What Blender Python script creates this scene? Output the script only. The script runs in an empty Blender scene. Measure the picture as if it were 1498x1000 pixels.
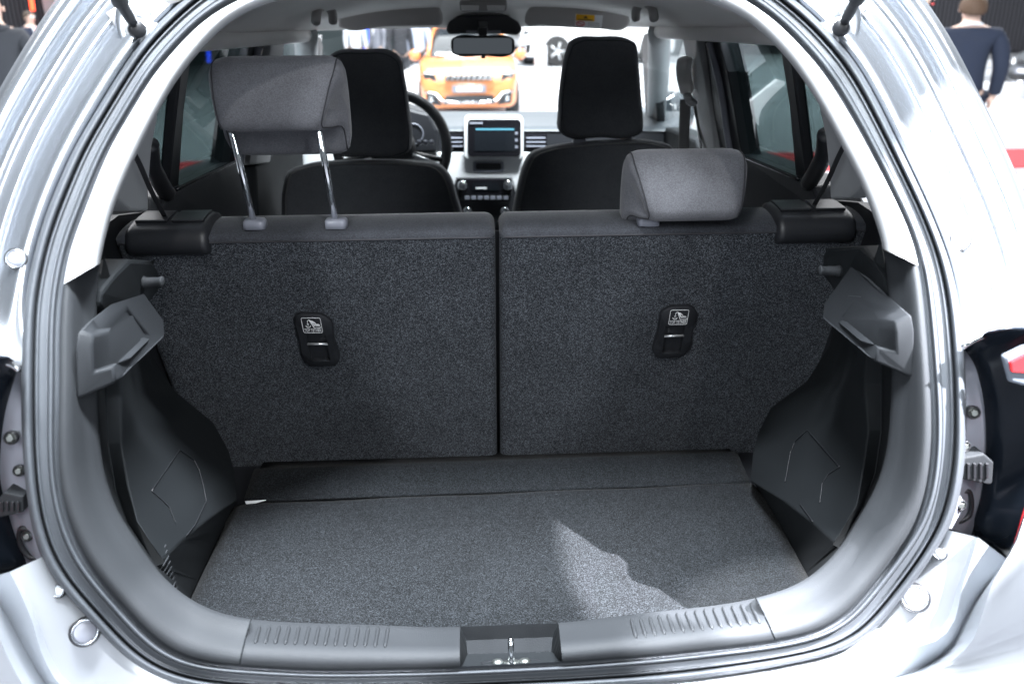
import bpy, bmesh, math, random
import numpy as np
from mathutils import Vector, Matrix
from mathutils.bvhtree import BVHTree
random.seed(7)
R = math.radians
scene = bpy.context.scene
C = scene.collection

# ------------------------------------------------------------------ camera
F_PX, IW, IH = 1250.0, 1498.0, 1000.0
YAW, PITCH, ROLL = R(2.1), R(20.53), R(-0.57)
CAM = Vector((-0.025, 0.0, 1.5))
def c2w(x, y, z):
    c, s = math.cos(ROLL), math.sin(ROLL); x, z = c*x - s*z, s*x + c*z
    c, s = math.cos(PITCH), math.sin(PITCH); y, z = c*y + s*z, -s*y + c*z
    c, s = math.cos(YAW), math.sin(YAW); x, y = c*x + s*y, -s*x + c*y
    return Vector((x, y, z))
cam = bpy.data.cameras.new('camera'); camo = bpy.data.objects.new('camera', cam); C.objects.link(camo)
r_, f_, u_ = c2w(1, 0, 0), c2w(0, 1, 0), c2w(0, 0, 1)
camo.matrix_world = Matrix(((r_.x, u_.x, -f_.x, CAM.x), (r_.y, u_.y, -f_.y, CAM.y), (r_.z, u_.z, -f_.z, CAM.z), (0, 0, 0, 1)))
cam.sensor_width = 36; cam.lens = F_PX/IW*36; cam.clip_start = .02; cam.clip_end = 200
cam.dof.use_dof = True; cam.dof.focus_distance = 1.5; cam.dof.aperture_fstop = 4.0
scene.camera = camo

# ------------------------------------------------------------------ light
w = bpy.data.worlds.new('World'); scene.world = w; w.use_nodes = True
bgn = w.node_tree.nodes['Background']; bgn.inputs[0].default_value = (.84, .92, 1, 1); bgn.inputs[1].default_value = .23
def area(name, loc, target, sx, sy, power, col=(1, 1, 1)):
    l = bpy.data.lights.new(name, 'AREA'); l.shape = 'RECTANGLE'; l.size = sx; l.size_y = sy; l.energy = power; l.color = col
    o = bpy.data.objects.new(name, l); C.objects.link(o); o.location = loc
    o.rotation_euler = (Vector(target) - Vector(loc)).to_track_quat('-Z', 'Y').to_euler()
    return o
def spot(name, loc, target, power, deg, rad, col=(1, 1, 1), blend=.3):
    l = bpy.data.lights.new(name, 'SPOT'); l.energy = power; l.spot_size = R(deg); l.shadow_soft_size = rad; l.spot_blend = blend; l.color = col
    o = bpy.data.objects.new(name, l); C.objects.link(o); o.location = loc
    o.rotation_euler = (Vector(target) - Vector(loc)).to_track_quat('-Z', 'Y').to_euler()
    return o
COOL = (.90, .95, 1)
area('ceiling_light', (-4.2, -6.5, 5.2), (0, 1.3, .9), 1.2, 4, 430, COOL)
area('ceiling_light', (4.0, -6.0, 5.2), (0, 1.3, .9), 1.2, 4, 430, COOL)
area('ceiling_light', (0.3, 0.55, 5.5), (.1, .85, 0), 3.0, .5, 2300, COOL)
area('ceiling_light', (0.2, 3.2, 7.0), (0, 3.0, 0), 3, 1.2, 400, COOL)
area('ceiling_light', (0, 16, 9), (0, 16, 0), 16, 9, 2900, (.97, .98, 1))
area('ceiling_light', (12, 14, 9), (11, 15, 0), 7, 8, 2200, (.95, .97, 1))
area('ceiling_light', (-11, 14, 9), (-10, 15, 0), 6, 6, 1500, (.95, .97, 1))
area('ceiling_light', (-.5, 11.5, 7), (-.4, 15, .8), 3, 1.5, 1300, (1, 1, 1))  # added lamp that brightens the front of the orange car
spot('ceiling_spot', (1.2, -3.6, 5.6), (.1, 1.2, .7), 420, 40, .10, (1, .98, .96))
spot('ceiling_spot', (-2.2, -2.6, 5.2), (-.2, 1.3, .9), 220, 44, .12, (.95, .98, 1))
scene.view_settings.view_transform = 'Standard'; scene.view_settings.look = 'None'
scene.view_settings.exposure = 0; scene.view_settings.gamma = 1
scene.render.engine = 'CYCLES'
scene.cycles.max_bounces = 8; scene.cycles.transparent_max_bounces = 12

# ------------------------------------------------------------------ pixel -> place
def ray(px, py):
    return c2w((px - 749)/F_PX, 1, (500 - py)/F_PX)
def lift(px, py, g, y0=.3, y1=40.):
    """point of the sight line where g(P) changes sign (g<0 nearer)"""
    d = ray(px, py); a, b = y0/d.y, y1/d.y
    for _ in range(46):
        m = (a + b)/2
        if g(CAM + d*m) < 0: a = m
        else: b = m
    return CAM + d*((a + b)/2)
def PY(px, py, Y):
    d = ray(px, py); return CAM + d*(Y/d.y)
def PZ(px, py, z):
    d = ray(px, py); return CAM + d*((z - CAM.z)/d.z)
SZ = [.30, .60, .70, .80, .95, 1.05, 1.15, 1.30, 1.50, 1.62, 1.75]
SY = [.93, .935, .93, .92, .93, .955, 1.0, 1.10, 1.27, 1.37, 1.50]
def S(z): return float(np.interp(z, SZ, SY))
_zz = np.linspace(.3, 1.75, 4000); _yy = np.interp(_zz, SZ, SY)
_k = np.exp(-.5*(np.arange(-420, 421)/130.)**2); _k /= _k.sum(); _yy = np.convolve(np.r_[np.full(420, _yy[0]), _yy, _yy[-1] + (_yy[-1] - _yy[-2])*np.arange(1, 421)], _k, 'valid')
def S(z): return float(np.interp(z, _zz, _yy))
def PS(px, py, off=0.):
    return lift(px, py, lambda P: P.y - S(P.z) - off, .5, 2.2)
def side(z): return float(np.interp(z, [.5, 1.05, 1.17, 1.30, 1.48, 1.6], [.64, .64, .632, .59, .525, .47]))
def PX(px, py, inset=0., sg=1):
    return lift(px, py, lambda P: sg*P.x - (side(P.z) - inset), .9, 5)
# seat-back plane
REC = R(23); ST = Vector((0, 1.4565, 1.1517))
SN = Vector((0, -math.cos(REC), math.sin(REC)*-1))     # faces rear and down? (rear, slightly down)
SN = Vector((0, -math.cos(REC), -math.sin(REC)))
SU = Vector((0, -math.sin(REC), math.cos(REC)))         # up along the seat back
def PSEAT(px, py, out=0.):
    return lift(px, py, lambda P: -(P - ST).dot(SN) + out, .6, 3)

SPOT_ROT = -60
# a narrow profile spot from the right rear that reaches the luggage floor past the right pillar
_t = PZ(1034, 803, .60)
_o = spot('profile_spot', _t + Vector((.50, -.44, 1))*5.2, _t, 27000, 7.0, .02, (.96, .96, 1), .03)
_o.rotation_euler = (_o.rotation_euler.to_matrix() @ Matrix.Rotation(R(SPOT_ROT), 3, 'Z')).to_euler(); _o.scale = (.6, 1, 1)
_t = PS(1120, 915, .04)
spot('profile_spot', _t + Vector((-.55, -.75, 1))*5.0, _t, 17000, 2.9, .03, (.96, .97, 1), .1)
_t = PS(480, 962, .02)
spot('profile_spot', _t + Vector((.45, -.85, 1))*5.0, _t, 4000, 2.6, .03, (.96, .97, 1), .4)  # added spot that brightens the left half of the load sill
_t = PS(225, 925, .04)
spot('profile_spot', _t + Vector((.75, -.55, 1))*5.0, _t, 5000, .75, .02, (.96, .97, 1), .15)
# ------------------------------------------------------------------ materials
MATS = {}
def mat(name, base, rough=.5, metal=0., bump=0., bscale=400., spec=.5, coat=0., emit=None, estr=1., var=0., vscale=6., alpha=None, trans=0., sheen=0.):
    if name in MATS: return MATS[name]
    m = bpy.data.materials.new(name); m.use_nodes = True; nt = m.node_tree; b = nt.nodes['Principled BSDF']
    b.inputs['Base Color'].default_value = (*base, 1); b.inputs['Roughness'].default_value = rough; b.inputs['Metallic'].default_value = metal
    b.inputs['Specular IOR Level'].default_value = spec; b.inputs['Coat Weight'].default_value = coat; b.inputs['Coat Roughness'].default_value = .08
    b.inputs['Transmission Weight'].default_value = trans; b.inputs['Sheen Weight'].default_value = sheen
    if emit: b.inputs['Emission Color'].default_value = (*emit, 1); b.inputs['Emission Strength'].default_value = estr
    if bump or var: tc = nt.nodes.new('ShaderNodeTexCoord')
    if bump:
        n = nt.nodes.new('ShaderNodeTexNoise'); n.inputs['Scale'].default_value = bscale; n.inputs['Detail'].default_value = 3
        bp = nt.nodes.new('ShaderNodeBump'); bp.inputs['Strength'].default_value = bump; bp.inputs['Distance'].default_value = .001
        nt.links.new(tc.outputs['Object'], n.inputs['Vector']); nt.links.new(n.outputs['Fac'], bp.inputs['Height']); nt.links.new(bp.outputs['Normal'], b.inputs['Normal'])
    if var:
        n = nt.nodes.new('ShaderNodeTexNoise'); n.inputs['Scale'].default_value = vscale; n.inputs['Detail'].default_value = 6
        mx = nt.nodes.new('ShaderNodeMix'); mx.data_type = 'RGBA'
        mx.inputs[6].default_value = (*[c*(1 - var) for c in base], 1); mx.inputs[7].default_value = (*[min(1, c*(1 + var)) for c in base], 1)
        nt.links.new(tc.outputs['Object'], n.inputs['Vector']); nt.links.new(n.outputs['Fac'], mx.inputs[0]); nt.links.new(mx.outputs[2], b.inputs['Base Color'])
        mr = nt.nodes.new('ShaderNodeMapRange'); mr.inputs[3].default_value = rough - .06; mr.inputs[4].default_value = rough + .08
        nt.links.new(n.outputs['Fac'], mr.inputs[0]); nt.links.new(mr.outputs[0], b.inputs['Roughness'])
    MATS[name] = m; return m
def carpet(name, dark, light, scale, thr=.75, mid=None):
    m = bpy.data.materials.new(name); m.use_nodes = True; nt = m.node_tree; b = nt.nodes['Principled BSDF']
    tc = nt.nodes.new('ShaderNodeTexCoord')
    v = nt.nodes.new('ShaderNodeTexVoronoi'); v.inputs['Scale'].default_value = scale; v.inputs['Randomness'].default_value = 1
    n = nt.nodes.new('ShaderNodeTexNoise'); n.inputs['Scale'].default_value = scale*.5; n.inputs['Detail'].default_value = 2
    cl = nt.nodes.new('ShaderNodeTexNoise'); cl.inputs['Scale'].default_value = 40; cl.inputs['Detail'].default_value = 3
    sp = nt.nodes.new('ShaderNodeSeparateColor'); ad = nt.nodes.new('ShaderNodeMath'); ad.operation = 'MULTIPLY_ADD'; ad.inputs[1].default_value = .92
    ml = nt.nodes.new('ShaderNodeMath'); ml.operation = 'MULTIPLY'; ml.inputs[1].default_value = .12
    cr = nt.nodes.new('ShaderNodeValToRGB')
    mid = mid or [math.sqrt(a*c) for a, c in zip(dark, light)]
    cr.color_ramp.elements[0].position = .15; cr.color_ramp.elements[0].color = (*dark, 1)
    e = cr.color_ramp.elements.new(.62); e.color = (*mid, 1)
    cr.color_ramp.elements[-1].position = .98; cr.color_ramp.elements[-1].color = (*light, 1)
    for a in (v, n, cl): nt.links.new(tc.outputs['Object'], a.inputs['Vector'])
    nt.links.new(v.outputs['Color'], sp.inputs[0]); nt.links.new(cl.outputs['Fac'], ml.inputs[0])
    nt.links.new(sp.outputs[0], ad.inputs[0]); nt.links.new(ml.outputs[0], ad.inputs[2]); nt.links.new(ad.outputs[0], cr.inputs['Fac'])
    bg = nt.nodes.new('ShaderNodeTexNoise'); bg.inputs['Scale'].default_value = 7; bg.inputs['Detail'].default_value = 4; bg.inputs['Roughness'].default_value = .6
    mp = nt.nodes.new('ShaderNodeMapRange'); mp.inputs[1].default_value = .3; mp.inputs[2].default_value = .7; mp.inputs[3].default_value = .86; mp.inputs[4].default_value = 1.12
    vm = nt.nodes.new('ShaderNodeVectorMath'); vm.operation = 'SCALE'
    nt.links.new(tc.outputs['Object'], bg.inputs['Vector']); nt.links.new(bg.outputs['Fac'], mp.inputs[0]); nt.links.new(cr.outputs['Color'], vm.inputs[0]); nt.links.new(mp.outputs[0], vm.inputs['Scale'])
    nt.links.new(vm.outputs[0], b.inputs['Base Color'])
    bp = nt.nodes.new('ShaderNodeBump'); bp.inputs['Strength'].default_value = .6; bp.inputs['Distance'].default_value = .0015
    nt.links.new(n.outputs['Fac'], bp.inputs['Height']); nt.links.new(bp.outputs['Normal'], b.inputs['Normal'])
    b.inputs['Roughness'].default_value = .95; b.inputs['Specular IOR Level'].default_value = .15; b.inputs['Sheen Weight'].default_value = .03
    MATS[name] = m; return m
def fabric(name, base, scale=900, contrast=.35, sheen=.2):
    m = bpy.data.materials.new(name); m.use_nodes = True; nt = m.node_tree; b = nt.nodes['Principled BSDF']
    tc = nt.nodes.new('ShaderNodeTexCoord')
    v = nt.nodes.new('ShaderNodeTexVoronoi'); v.inputs['Scale'].default_value = scale
    n = nt.nodes.new('ShaderNodeTexNoise'); n.inputs['Scale'].default_value = 30; n.inputs['Detail'].default_value = 5
    sp = nt.nodes.new('ShaderNodeSeparateColor'); ad = nt.nodes.new('ShaderNodeMath'); ad.operation = 'ADD'
    mr = nt.nodes.new('ShaderNodeMapRange'); mr.inputs[2].default_value = 2
    mx = nt.nodes.new('ShaderNodeMix'); mx.data_type = 'RGBA'
    mx.inputs[6].default_value = (*[c*(1 - contrast) for c in base], 1); mx.inputs[7].default_value = (*[c*(1 + contrast) for c in base], 1)
    for a in (v, n): nt.links.new(tc.outputs['Object'], a.inputs['Vector'])
    nt.links.new(v.outputs['Color'], sp.inputs[0]); nt.links.new(sp.outputs[0], ad.inputs[0]); nt.links.new(n.outputs['Fac'], ad.inputs[1])
    nt.links.new(ad.outputs[0], mr.inputs[0]); nt.links.new(mr.outputs[0], mx.inputs[0]); nt.links.new(mx.outputs[2], b.inputs['Base Color'])
    bp = nt.nodes.new('ShaderNodeBump'); bp.inputs['Strength'].default_value = .35; bp.inputs['Distance'].default_value = .0008
    nt.links.new(v.outputs['Distance'], bp.inputs['Height']); nt.links.new(bp.outputs['Normal'], b.inputs['Normal'])
    b.inputs['Roughness'].default_value = .9; b.inputs['Specular IOR Level'].default_value = .2; b.inputs['Sheen Weight'].default_value = sheen; b.inputs['Sheen Roughness'].default_value = .4
    MATS[name] = m; return m
def pane_mat(name, tint, ior):
    m = bpy.data.materials.new(name); m.use_nodes = True; nt = m.node_tree; nt.nodes.remove(nt.nodes['Principled BSDF'])
    out = nt.nodes['Material Output']; t = nt.nodes.new('ShaderNodeBsdfTransparent'); t.inputs[0].default_value = (*tint, 1)
    g = nt.nodes.new('ShaderNodeBsdfGlossy'); g.inputs['Roughness'].default_value = .02; g.inputs[0].default_value = (1, 1, 1, 1)
    lw = nt.nodes.new('ShaderNodeLayerWeight'); pw_ = nt.nodes.new('ShaderNodeMath'); pw_.operation = 'POWER'; pw_.inputs[1].default_value = 4.5
    fr = nt.nodes.new('ShaderNodeMath'); fr.operation = 'MULTIPLY_ADD'; fr.inputs[1].default_value = .7; fr.inputs[2].default_value = ior; nt.links.new(lw.outputs['Facing'], pw_.inputs[0]); nt.links.new(pw_.outputs[0], fr.inputs[0]); mx = nt.nodes.new('ShaderNodeMixShader')
    nt.links.new(fr.outputs[0], mx.inputs[0]); nt.links.new(t.outputs[0], mx.inputs[1]); nt.links.new(g.outputs[0], mx.inputs[2]); nt.links.new(mx.outputs[0], out.inputs['Surface'])
    MATS[name] = m; return m
mat('silver', (.47, .50, .545), .27, .95, coat=.1)
mat('silver_bumper', (.50, .525, .56), .32, .6, coat=.15)
mat('rubber', (.050, .056, .065), .62, spec=.4, bump=.08, bscale=900, var=.08, vscale=30)
mat('plastic', (.010, .012, .014), .7, spec=.22, bump=.25, bscale=1100, var=.1, vscale=12)
mat('plastic_mid', (.018, .020, .023), .64, spec=.22, bump=.25, bscale=1100, var=.08, vscale=12)
mat('plastic_grey', (.025, .0275, .031), .66, spec=.22, bump=.5, bscale=800, var=.08, vscale=12)
mat('plastic_black', (.014, .015, .018), .45, bump=.15, bscale=1000)
mat('gloss_black', (.008, .008, .01), .08)
mat('trim_white', (.38, .39, .40), .55, bump=.08, bscale=700, var=.03)
mat('lining', (.86, .84, .82), .9, bump=.3, bscale=600, var=.05)
mat('lining_grey', (.42, .40, .39), .8, bump=.2, bscale=600)
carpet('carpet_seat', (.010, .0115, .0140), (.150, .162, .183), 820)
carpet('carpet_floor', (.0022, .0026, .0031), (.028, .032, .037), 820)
fabric('seat_cloth', (.044, .047, .055), 700, .6)
fabric('headrest_cloth', (.125, .127, .140), 800, .4)
fabric('headrest_shade_cloth', (.05, .045, .055), 1000, .2)
fabric('front_cloth', (.11, .115, .125), 700, .3, .1)
mat('thread', (.03, .03, .035), .8)
mat('chrome', (.8, .82, .84), .07, 1)
mat('steel', (.66, .68, .70), .28, .7)
mat('zinc', (.32, .34, .33), .42, 1, var=.1, vscale=60)
mat('white_paper', (.82, .83, .84), .7)
mat('lens_red', (.75, .02, .025), .12, coat=1, emit=(.9, .03, .03), estr=.0)
mat('lamp_dark', (.008, .011, .016), .16, spec=.12)
mat('lamp_grey', (.22, .23, .27), .3, var=.1)
mat('lens_clear', (.12, .14, .17), .08, spec=.6)
mat('dash_top', (.045, .052, .06), .5)
mat('dash_white', (.62, .63, .64), .4)
mat('screen', (.01, .012, .015), .05)
mat('screen_line', (.05, .2, .25), .3, emit=(.3, .6, .9), estr=.35)
mat('orange_paint', (.90, .33, .12), .25, coat=1)
mat('white_paint', (.8, .82, .84), .25, coat=1)
mat('grey_paint', (.25, .27, .29), .3, .5, coat=1)
mat('tyre', (.02, .02, .021), .8)
mat('dark_glass', (.02, .025, .03), .04, spec=.8)
mat('yellow', (.85, .45, .01), .6)
mat('red_mark', (.6, .05, .05), .6)
mat('ink', (.05, .04, .02), .7)
mat('mirror', (.36, .38, .40), .02, 1)
mat('strap', (.022, .023, .026), .7)
mat('strap_grey', (.16, .16, .16), .7)
mat('skin', (.60, .42, .34), .5)
mat('navy', (.011, .017, .036), .85, var=.15, vscale=20)
mat('charcoal', (.03, .033, .04), .85, var=.15, vscale=20)
mat('shirt', (.75, .78, .85), .8)
mat('shirt_blue', (.45, .50, .62), .8)
mat('hair_brown', (.075, .042, .024), .75, bump=1, bscale=300)
mat('hair_dark', (.06, .045, .035), .7)
mat('hair_fair', (.45, .38, .30), .7)
mat('shoe', (.015, .013, .012), .3)
mat('tie_red', (.7, .05, .05), .6)
pane_mat('glass_clear', (.93, .96, .96), .01)
pane_mat('glass_tint', (.30, .36, .36), .05)

# ------------------------------------------------------------------ mesh helpers
def tag(o, label=None, cat=None, group=None, kind=None):
    if label: o['label'] = label
    if cat: o['category'] = cat
    if group: o['group'] = group
    if kind: o['kind'] = kind
    return o
def thing(name, label, cat, loc=(0, 0, 0), rz=0., group=None):
    o = bpy.data.objects.new(name, None); C.objects.link(o); o.location = loc; o.rotation_euler = (0, 0, rz); o.empty_display_size = .1
    return tag(o, label, cat, group)
def link(name, me, m, parent=None, label=None):
    o = bpy.data.objects.new(name, me); C.objects.link(o)
    if m: me.materials.append(MATS[m])
    if parent: o.parent = parent
    if label: o['label'] = label
    return o
def mesh(name, verts, faces, m, parent=None, smooth=True, bevel=0., seg=2, sub=0, label=None, angle=None, merge=True):
    me = bpy.data.meshes.new(name); me.from_pydata([tuple(v) for v in verts], [], faces)
    bm = bmesh.new(); bm.from_mesh(me)
    if merge: bmesh.ops.remove_doubles(bm, verts=bm.verts, dist=1e-6)
    bmesh.ops.recalc_face_normals(bm, faces=bm.faces); bm.to_mesh(me); bm.free()
    if smooth:
        me.polygons.foreach_set('use_smooth', [True]*len(me.polygons))
        if angle: me.set_sharp_from_angle(angle=R(angle))
    o = link(name, me, m, parent, label)
    if bevel:
        b = o.modifiers.new('bevel', 'BEVEL'); b.width = bevel; b.segments = seg; b.limit_method = 'ANGLE'; b.angle_limit = R(28); b.use_clamp_overlap = True
    if sub:
        b = o.modifiers.new('sub', 'SUBSURF'); b.levels = sub; b.render_levels = sub
    return o
def grid(rows, closed=False, cap=False):
    n = len(rows[0]); V = [p for r in rows for p in r]; Fc = []
    for i in range(len(rows) - 1):
        for j in range(n if closed else n - 1):
            k = (j + 1) % n; Fc.append((i*n + j, i*n + k, (i + 1)*n + k, (i + 1)*n + j))
    if cap:
        Fc.append(tuple(range(n))); Fc.append(tuple(range((len(rows) - 1)*n, len(rows)*n)))
    return V, Fc
class MB:
    def __init__(s): s.v = []; s.f = []
    def add(s, V, Fc):
        o = len(s.v); s.v += [Vector(p) for p in V]; s.f += [tuple(i + o for i in f) for f in Fc]; return s
    def box(s, a, b):
        (x0, y0, z0), (x1, y1, z1) = a, b
        return s.add([(x0, y0, z0), (x1, y0, z0), (x1, y1, z0), (x0, y1, z0), (x0, y0, z1), (x1, y0, z1), (x1, y1, z1), (x0, y1, z1)],
                     [(0, 3, 2, 1), (4, 5, 6, 7), (0, 1, 5, 4), (1, 2, 6, 5), (2, 3, 7, 6), (3, 0, 4, 7)])
    def prism(s, pts, ext):
        n = len(pts); ext = Vector(ext); V = [Vector(p) for p in pts] + [Vector(p) + ext for p in pts]
        return s.add(V, [tuple(range(n)), tuple(range(2*n - 1, n - 1, -1))] + [(i, (i + 1) % n, n + (i + 1) % n, n + i) for i in range(n)])
    def tube(s, pts, r, n=8, closed=False, flat=None):
        pts = [Vector(p) for p in pts]; rows = []; m = len(pts); up = None
        for i, p in enumerate(pts):
            a = pts[(i - 1) % m] if (closed or i > 0) else p; b = pts[(i + 1) % m] if (closed or i < m - 1) else p
            t = (b - a).normalized()
            if up is None: up = Vector((0, 0, 1)) if abs(t.z) < .9 else Vector((1, 0, 0))
            e1 = t.cross(up).normalized(); e2 = e1.cross(t).normalized(); up = e2
            rr = r[i] if isinstance(r, (list, tuple)) else r
            rows.append([p + e1*rr*math.cos(2*math.pi*k/n) + e2*rr*(flat or 1)*math.sin(2*math.pi*k/n) for k in range(n)])
        if closed: rows.append(rows[0])
        V, Fc = grid(rows, True, not closed); return s.add(V, Fc)
    def lathe(s, c, axis, prof, n=24):
        axis = Vector(axis).normalized(); e1 = axis.orthogonal().normalized(); e2 = axis.cross(e1); c = Vector(c)
        rows = [[c + axis*h + (e1*math.cos(2*math.pi*k/n) + e2*math.sin(2*math.pi*k/n))*max(r, 1e-4) for k in range(n)] for h, r in prof]
        V, Fc = grid(rows, True, True); return s.add(V, Fc)
    def build(s, name, m, parent=None, **k): return mesh(name, s.v, s.f, m, parent, **k)
def catmull(pts, n):
    """resample a polyline of 2-D/3-D points as a smooth curve, n points, even in length"""
    P = np.array([tuple(p) for p in pts], float); 
    d = np.r_[0, np.cumsum(np.linalg.norm(np.diff(P, axis=0), axis=1))]
    T = np.gradient(P, d, axis=0); out = []
    for t in np.linspace(0, d[-1], n):
        i = min(max(np.searchsorted(d, t) - 1, 0), len(d) - 2); h = d[i + 1] - d[i]; u = (t - d[i])/h
        out.append((2*u**3 - 3*u**2 + 1)*P[i] + (u**3 - 2*u**2 + u)*h*T[i] + (-2*u**3 + 3*u**2)*P[i + 1] + (u**3 - u**2)*h*T[i + 1])
    return np.array(out)
def pillow(outline, depth, thick, rnd=.02, dome=.01, n=5):
    """rounded slab: a closed 3-D outline facing the camera, 'depth' its backward direction"""
    O = [Vector(p) for p in outline]; c = sum(O, Vector())/len(O); d = Vector(depth).normalized(); rows = []
    size = sum((p - c).length for p in O)/len(O); k = rnd/size
    rows.append([c + (p - c)*.02 + d*0 - d*dome for p in O])
    rows.append([c + (p - c)*.55 - d*dome*.72 for p in O])
    for i in range(n + 1):
        a = math.pi/2*i/n; rows.append([c + (p - c)*(1 - k*(1 - math.sin(a))) + d*rnd*(1 - math.cos(a)) for p in O])
    for i in range(n + 1):
        a = math.pi/2*i/n; rows.append([c + (p - c)*(1 - k*(1 - math.cos(a))) + d*(thick - rnd + rnd*math.sin(a)) for p in O])
    rows.append([c + (p - c)*.02 + d*(thick + dome*.5) for p in O])
    return grid(rows, True, True)
def mirror_x(V): return [Vector((-p[0], p[1], p[2])) for p in V]
def bvh_of(o):
    dg = bpy.context.evaluated_depsgraph_get(); bm = bmesh.new(); bm.from_object(o, dg); t = BVHTree.FromBMesh(bm); bm.free(); return t
def hit(bvh, px, py, off=.001):
    d = ray(px, py).normalized(); h = bvh.ray_cast(CAM, d)
    if h[0] is None: return None
    n = h[1] if h[1].dot(d) < 0 else -h[1]
    return h[0] + n*off

# ================================================================== HALL (setting)
hall = MB(); hall.add([(-60, -30, 0), (60, -30, 0), (60, 80, 0), (-60, 80, 0)], [(0, 1, 2, 3)])
tag(hall.build('hall_floor', None, smooth=False), kind='structure').data.materials.append(mat('floor', (.50, .52, .55), .22, var=.06, vscale=.6))

st_ = MB(); st_.box((-7, -9, -.05), (7, .9, .006))
tag(st_.build('bounce_damper', None, smooth=False), kind='structure').data.materials.append(mat('stand', (.10, .10, .11), .5, var=.1, vscale=2))  # unseen dark slab added behind the car to cut light bounced off the floor

# ================================================================== THE CAR
car = thing('hatchback_car', 'silver hatchback seen from behind with its open luggage space and folded-up rear seats', 'car', (0, 2.4, 0))
CARLOC = Vector((0, 2.4, 0))
def P_(o):      # parent to the car keeping world coordinates
    o.parent = car; o.matrix_parent_inverse = Matrix.Translation(-CARLOC); return o
def part(mb, name, m, parent=None, **k):
    o = mb.build(name, m, None, **k)
    if parent is None: P_(o)
    else: o.parent = parent
    return o
def gpart(VF, name, m, parent=None, **k):
    mb = MB(); mb.add(*VF); return part(mb, name, m, parent, **k)

# ---- traced outlines of the tailgate opening, picture coordinates
A_PX = [(268,0),(236,30),(207,59),(190,85),(170,115),(150,148),(131,180),(111,212),(88,264),(70,306),(56,350),(44,399),(36,444),(33.5,500),(32,560),(33,620),(36,680),(40,720),(44.5,756),(54,798),(66,828),(81,850),(101,874),(136,911),(174,953),(208,979),(244,995),(300,1007),(380,1014),(470,1017),(600,1015),(750,1009),(900,1002),(1000,994),(1080,983.5),(1152,971),(1212,958),(1258,940),(1287,914),(1323,870),(1350,834),(1372,802),(1394,760),(1404,720),(1410,680),(1412,620),(1411.5,560),(1408,500),(1402,440),(1391,390),(1373,340),(1355,298),(1318,220),(1284,150),(1260,105),(1222,56),(1199,32),(1185,18),(1159,-2),(1100,-46),(1010,-88),(880,-112),(720,-118),(560,-110),(420,-84),(330,-46)]
D_PX = [(340,5),(316,18),(289,38),(265,64),(236,96),(215,125),(192,166),(173,195),(144,257),(122,315),(108,349),(98,386),(92.5,420),(89,450),(88,480),(87.5,580),(86,640),(86.5,680),(89,710),(96,744),(108,780),(127,820),(157,858),(189,894.5),(218,926),(249,951),(280,964),(316,970),(352,972),(464,978),(550,977.5),(673,975),(760,971),(826,967.5),(930,959),(1080,943),(1135,936),(1193,923),(1229,906),(1258,875),(1301,820),(1334,774),(1352,730),(1360,685),(1363.5,620),(1360.5,560),(1354,480),(1347,410),(1343.5,388),(1333.5,348),(1317,309),(1287,249),(1240,163),(1196,96),(1161,57.5),(1132,29),(1100,6.4),(1045,-22),(950,-50),(830,-66),(720,-70),(620,-66),(500,-50),(400,-20)]
E_PX = [(352,22),(333,35),(310,56),(300,67),(273,99),(252,128),(234,160),(221,184),(198,231),(173,288),(162,318),(153,355),(146,385),(142.5,410),(142,453),(142,520),(142.5,580),(146,640),(150,680),(156,704),(170,744),(200,790),(225,827),(250,855),(275,874),(304,890),(340,901),(369,905),(464,910.5),(572,914),(608,916),(673,916),(740,914),(815,910.5),(916,899),(988,891),(1103,874.5),(1150,861),(1185,844),(1208,823),(1232,797),(1256,756),(1279,718),(1295,670),(1302,600),(1304.5,550),(1301,450),(1298,410),(1292,363),(1285,338),(1270,296),(1255,260),(1238,228),(1202,160),(1186,134),(1164,102),(1137,70),(1119,53),(1100,35),(1050,8),(950,-18),(830,-34),(720,-38),(620,-34),(500,-18),(410,0)]
PC = np.array((749., 480.)); NT = 360
def polar(lst):
    a = np.array(lst, float) - PC; th = np.arctan2(-a[:, 1], a[:, 0]); r = np.hypot(a[:, 0], a[:, 1]); i = np.argsort(th); th, r = th[i], r[i]
    th3 = np.r_[th - 2*np.pi, th, th + 2*np.pi]; r3 = np.r_[r, r, r]; g = np.gradient(r3, th3)
    q = np.linspace(-np.pi, np.pi, NT, endpoint=False); out = []
    for t in q:
        k = np.searchsorted(th3, t) - 1; h = th3[k + 1] - th3[k]; u = (t - th3[k])/h
        out.append((2*u**3 - 3*u**2 + 1)*r3[k] + (u**3 - 2*u**2 + u)*h*g[k] + (-2*u**3 + 3*u**2)*r3[k + 1] + (u**3 - u**2)*h*g[k + 1])
    out = np.array(out); 
    for _ in range(9): out = (np.roll(out, 1) + 2*out + np.roll(out, -1))/4
    return q, out
Q, RA = polar(A_PX); _, RD = polar(D_PX); _, RE = polar(E_PX)
def ring(Rr, t):
    r = np.interp(t, Q, Rr, period=2*np.pi); return np.array((PC[0] + r*math.cos(t), PC[1] - r*math.sin(t)))
def ang(px, py): return math.atan2(-(py - PC[1]), px - PC[0])
def between(t, k):       # 0 at the seal's outer edge, 1 at its inner edge
    return ring(RA, t)*(1 - k) + ring(RD, t)*k
def inner(t, k):         # 0 at seal, 1 at the inner edge of the trim
    return ring(RD, t)*(1 - k) + ring(RE, t)*k

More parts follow.
